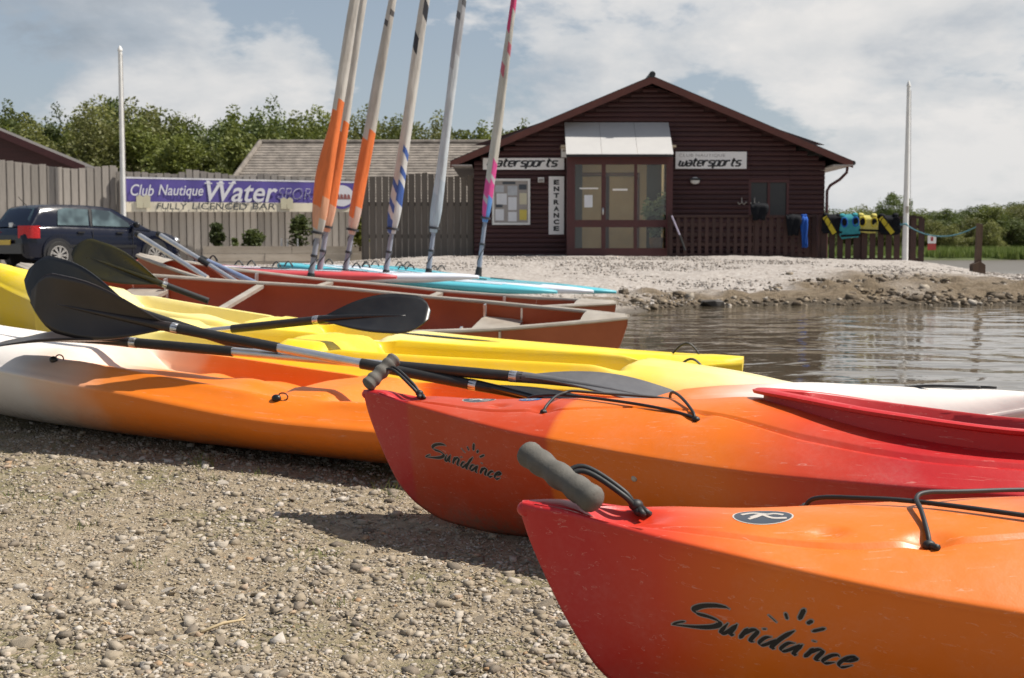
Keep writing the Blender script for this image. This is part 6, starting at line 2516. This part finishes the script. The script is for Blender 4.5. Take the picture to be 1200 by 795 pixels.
    b.inputs['Base Color'].default_value = (.45, .008, .012, 1)
    b.inputs['Roughness'].default_value = .15
    nb = nnoise(nt, ncoord(nt), 40, 2)
    nt.links.new(ramp(nt, nb, [(.4, (.40, .006, .01)), (.7, (.60, .03, .03))]), b.inputs['Base Color'])
    for s_ in (-1, 1):
        lp = []
        for x_, w_ in ((-.015, .50), (.02, .64), (.085, .77), (.17, .835), (.30, .866)):
            lp.append([(x_, s_ * (w_ + .016 + (.012 if x_ > .05 else 0)), z_) for z_ in np.linspace(.69, .965, 5)])
        MB().grid(lp).build('tail_lamp', m_red, root, True)
        MB().ell((4.0, s_ * .55, .66), (.14, .17, .09), 12, 8).build('headlight', M['alu'], root, True)
        q = MB()
        q.ell((2.72, s_ * .93, 1.02), (.07, .11, .075), 12, 8)
        q.build('door_mirror', M['black_plastic'], root, True)
        for x in (1.42, 2.42):
            MB().box((x - .1, s_ * .872, .83), (.17, .03, .035)).build('door_handle', M['black_plastic'], root)
        for x in (1.62, 2.66):
            MB().box((x, s_ * .868, .60), (.012, .006, .62)).build('door_seam', M['ink_black'], root)
        MB().box((1.75, s_ * .872, .52), (2.0, .014, .06)).build('side_strip', M['black_plastic'], root)
    MB().box((.0, 0, .46), (.10, 1.36, .22)).build('rear_bumper', M['black_plastic'], root)
    MB().box((-.055, 0, .60), (.012, .52, .11)).build('number_plate', mat('plate_yellow', (.62, .42, .03), .4), root)
    MB().box((.115, 0, .99), (.03, .14, .10)).build('badge', M['alu'], root)
    MB().tube([(.50, .0, 1.43), (.30, 0, 1.62)], .008, 6).build('aerial', M['black_rubber'], root)
    m_tyre = mat('tyre', (.02, .02, .02), .8, (.028, .027, .026), 20)
    m_rim = mat('rim', (.52, .50, .47), .35, (.42, .40, .38), 10, metal=.6)
    for x in (.75, 3.26):
        for s_ in (-1, 1):
            ya = s_ * .80
            MB().tube([(x, s_ * .60, .33), (x, s_ * .8745, .33)], .365, 28).build('wheel_arch', M['ink_black'], root, 40)
            MB().tube([(x, s_ * .866, .40), (x, s_ * .872, .40)], .375, 28).build('arch_trim', m_body, root, 40)
            rows = []
            for j in range(33):
                a = 2 * math.pi * j / 32
                ring = [(.205, -.02), (.30, -.03), (.312, .0), (.312, .12), (.29, .15), (.21, .14)]
                rows.append([(x + r * math.cos(a), s_ * (.895 - .02 - q_), .312 + r * math.sin(a)) for r, q_ in [(p, w) for p, w in ring]])
            tb = MB().grid(rows).build('tyre', m_tyre, root, 50)
            wh = MB()
            for j in range(9):
                a = 2 * math.pi * j / 9
                for da in (-.10, .10):
                    wh.bar((x + .04 * math.cos(a), s_ * .895, .312 + .04 * math.sin(a)), (x + .20 * math.cos(a + da), s_ * .890, .312 + .20 * math.sin(a + da)), .020, .02, (0, 1, 0))
            wh.tube([(x, s_ * .86, .312), (x, s_ * .90, .312)], .055, 12)
            wh.tube([(x + .205 * math.cos(a), s_ * .888, .312 + .205 * math.sin(a)) for a in np.linspace(0, 2 * math.pi, 29)], .016, 6)
            wh.build('rim', m_rim, root, 40)
            MB().tube([(x, s_ * .84, .312), (x, s_ * .868, .312)], .205, 24).build('brake_disc', M['ink_black'], root, 40)
    return root


car()

# ------------------------------------------------------------------ grass tufts and twigs on the beach
M['grass'] = leaf_mat('grass_blade', (.11, .16, .03), (.22, .25, .06), .3)
M['straw'] = mat('straw', (.50, .40, .24), .8, (.36, .27, .15), 20)


def tuft(px, py, n, h):
    d = W(px, py, 1.0) - CAM
    t = (CAM.z - .0) / -d.z
    p = CAM + d * t
    p.z = G(p.x, p.y)
    rs = np.random.RandomState(int(px * 7 + py))
    V = np.zeros((n, 3, 3))
    for i in range(n):
        o = rs.normal(0, .022, 2)
        l = rs.normal(0, .5, 2)
        hh = 1.3 * h * rs.uniform(.5, 1.1)
        a = rs.uniform(0, 3.14)
        w = .0014
        V[i, 0] = (o[0] - w * math.cos(a), o[1] - w * math.sin(a), -.004)
        V[i, 1] = (o[0] + w * math.cos(a), o[1] + w * math.sin(a), -.004)
        V[i, 2] = (o[0] + l[0] * hh, o[1] + l[1] * hh, hh)
    return V.reshape(-1, 3) + np.array(p)


allv = [tuft(*a) for a in ((598 - 360, 548, 40, .04), (240, 553, 26, .035), (253, 565, 20, .03), (445 - 270, 660, 22, .03), (470, 580, 22, .03), (455, 572, 18, .03), (60, 600, 26, .02), (95, 612, 22, .02),
                           (130, 590, 18, .02), (240, 628, 24, .015), (370, 640, 14, .018), (300, 560, 22, .025), (20, 580, 20, .02), (45, 640, 20, .018), (390, 700, 18, .02), (520, 690, 16, .02))]
V = np.concatenate(allv)
link('grass_tufts', np_mesh('grass_tufts', V, np.arange(len(V)).reshape(-1, 3), M['grass']), kind='stuff')
# bits of straw and dead stalk lying about
n_ = 4200
xx = NR.uniform(-1, .75, n_)
yy = 1.6 + NR.uniform(0, 1, n_) ** 1.4 * 3.2
xx = xx * (.7 + yy * .45) - .2
zz = ground_fields(xx, yy)[0] + (vnoise(xx * 5, yy * 5, 1) - 0.5) * 0.022 + .005
V = np.zeros((n_, 4, 3))
a = NR.uniform(0, 6.28, n_)
l = np.exp(NR.normal(math.log(.010), .5, n_))
dx, dy = np.cos(a) * l, np.sin(a) * l
w = .0009
for k, (s1, s2) in enumerate(((-1, -1), (1, -1), (1, 1), (-1, 1))):
    V[:, k] = np.stack([xx + dx * s1 - np.sin(a) * w * s2, yy + dy * s1 + np.cos(a) * w * s2, zz + NR.uniform(0, .004, n_) * 0 + .002 * s1 * np.sin(a * 3)], -1)
link('straw_litter', np_mesh('straw_litter', V.reshape(-1, 3), np.arange(n_ * 4).reshape(-1, 4), M['straw']), kind='stuff')


def ground_pt(px, py):
    d = W(px, py, 1.0) - CAM
    p = CAM + d * (CAM.z / -d.z)
    p.z = G(p.x, p.y) + float((vnoise(np.array([p.x * 5]), np.array([p.y * 5]), 1)[0] - .5) * .022)
    return p


p, q = ground_pt(235, 731), ground_pt(287, 720)
r_ = thing('dry_twig', 'pale dry twig lying on the gravel in the foreground', 'twig', p)
MB().tube([(0, 0, .006), (q - p) * .5 + Vector((0, .004, .012)), (q - p) + Vector((0, 0, .010))], [.003, .0034, .002], 6).build('stalk', M['straw'], r_, True)
MB().tube([(q - p) * .8 + Vector((0, 0, .010)), (q - p) * .95 + Vector((.004, .012, .016))], [.002, .001], 5).build('side_shoot', M['straw'], r_, True)
p, q = ground_pt(556, 668), ground_pt(590, 684)
r_ = thing('dry_twig', 'thin straw-coloured stalk lying beside the nearest kayak bow', 'twig', p)
MB().tube([(0, 0, .006), (q - p) * .5 + Vector((0, .002, .010)), (q - p) + Vector((0, 0, .008))], [.0015, .0018, .001], 6).build('stalk', M['straw'], r_, True)
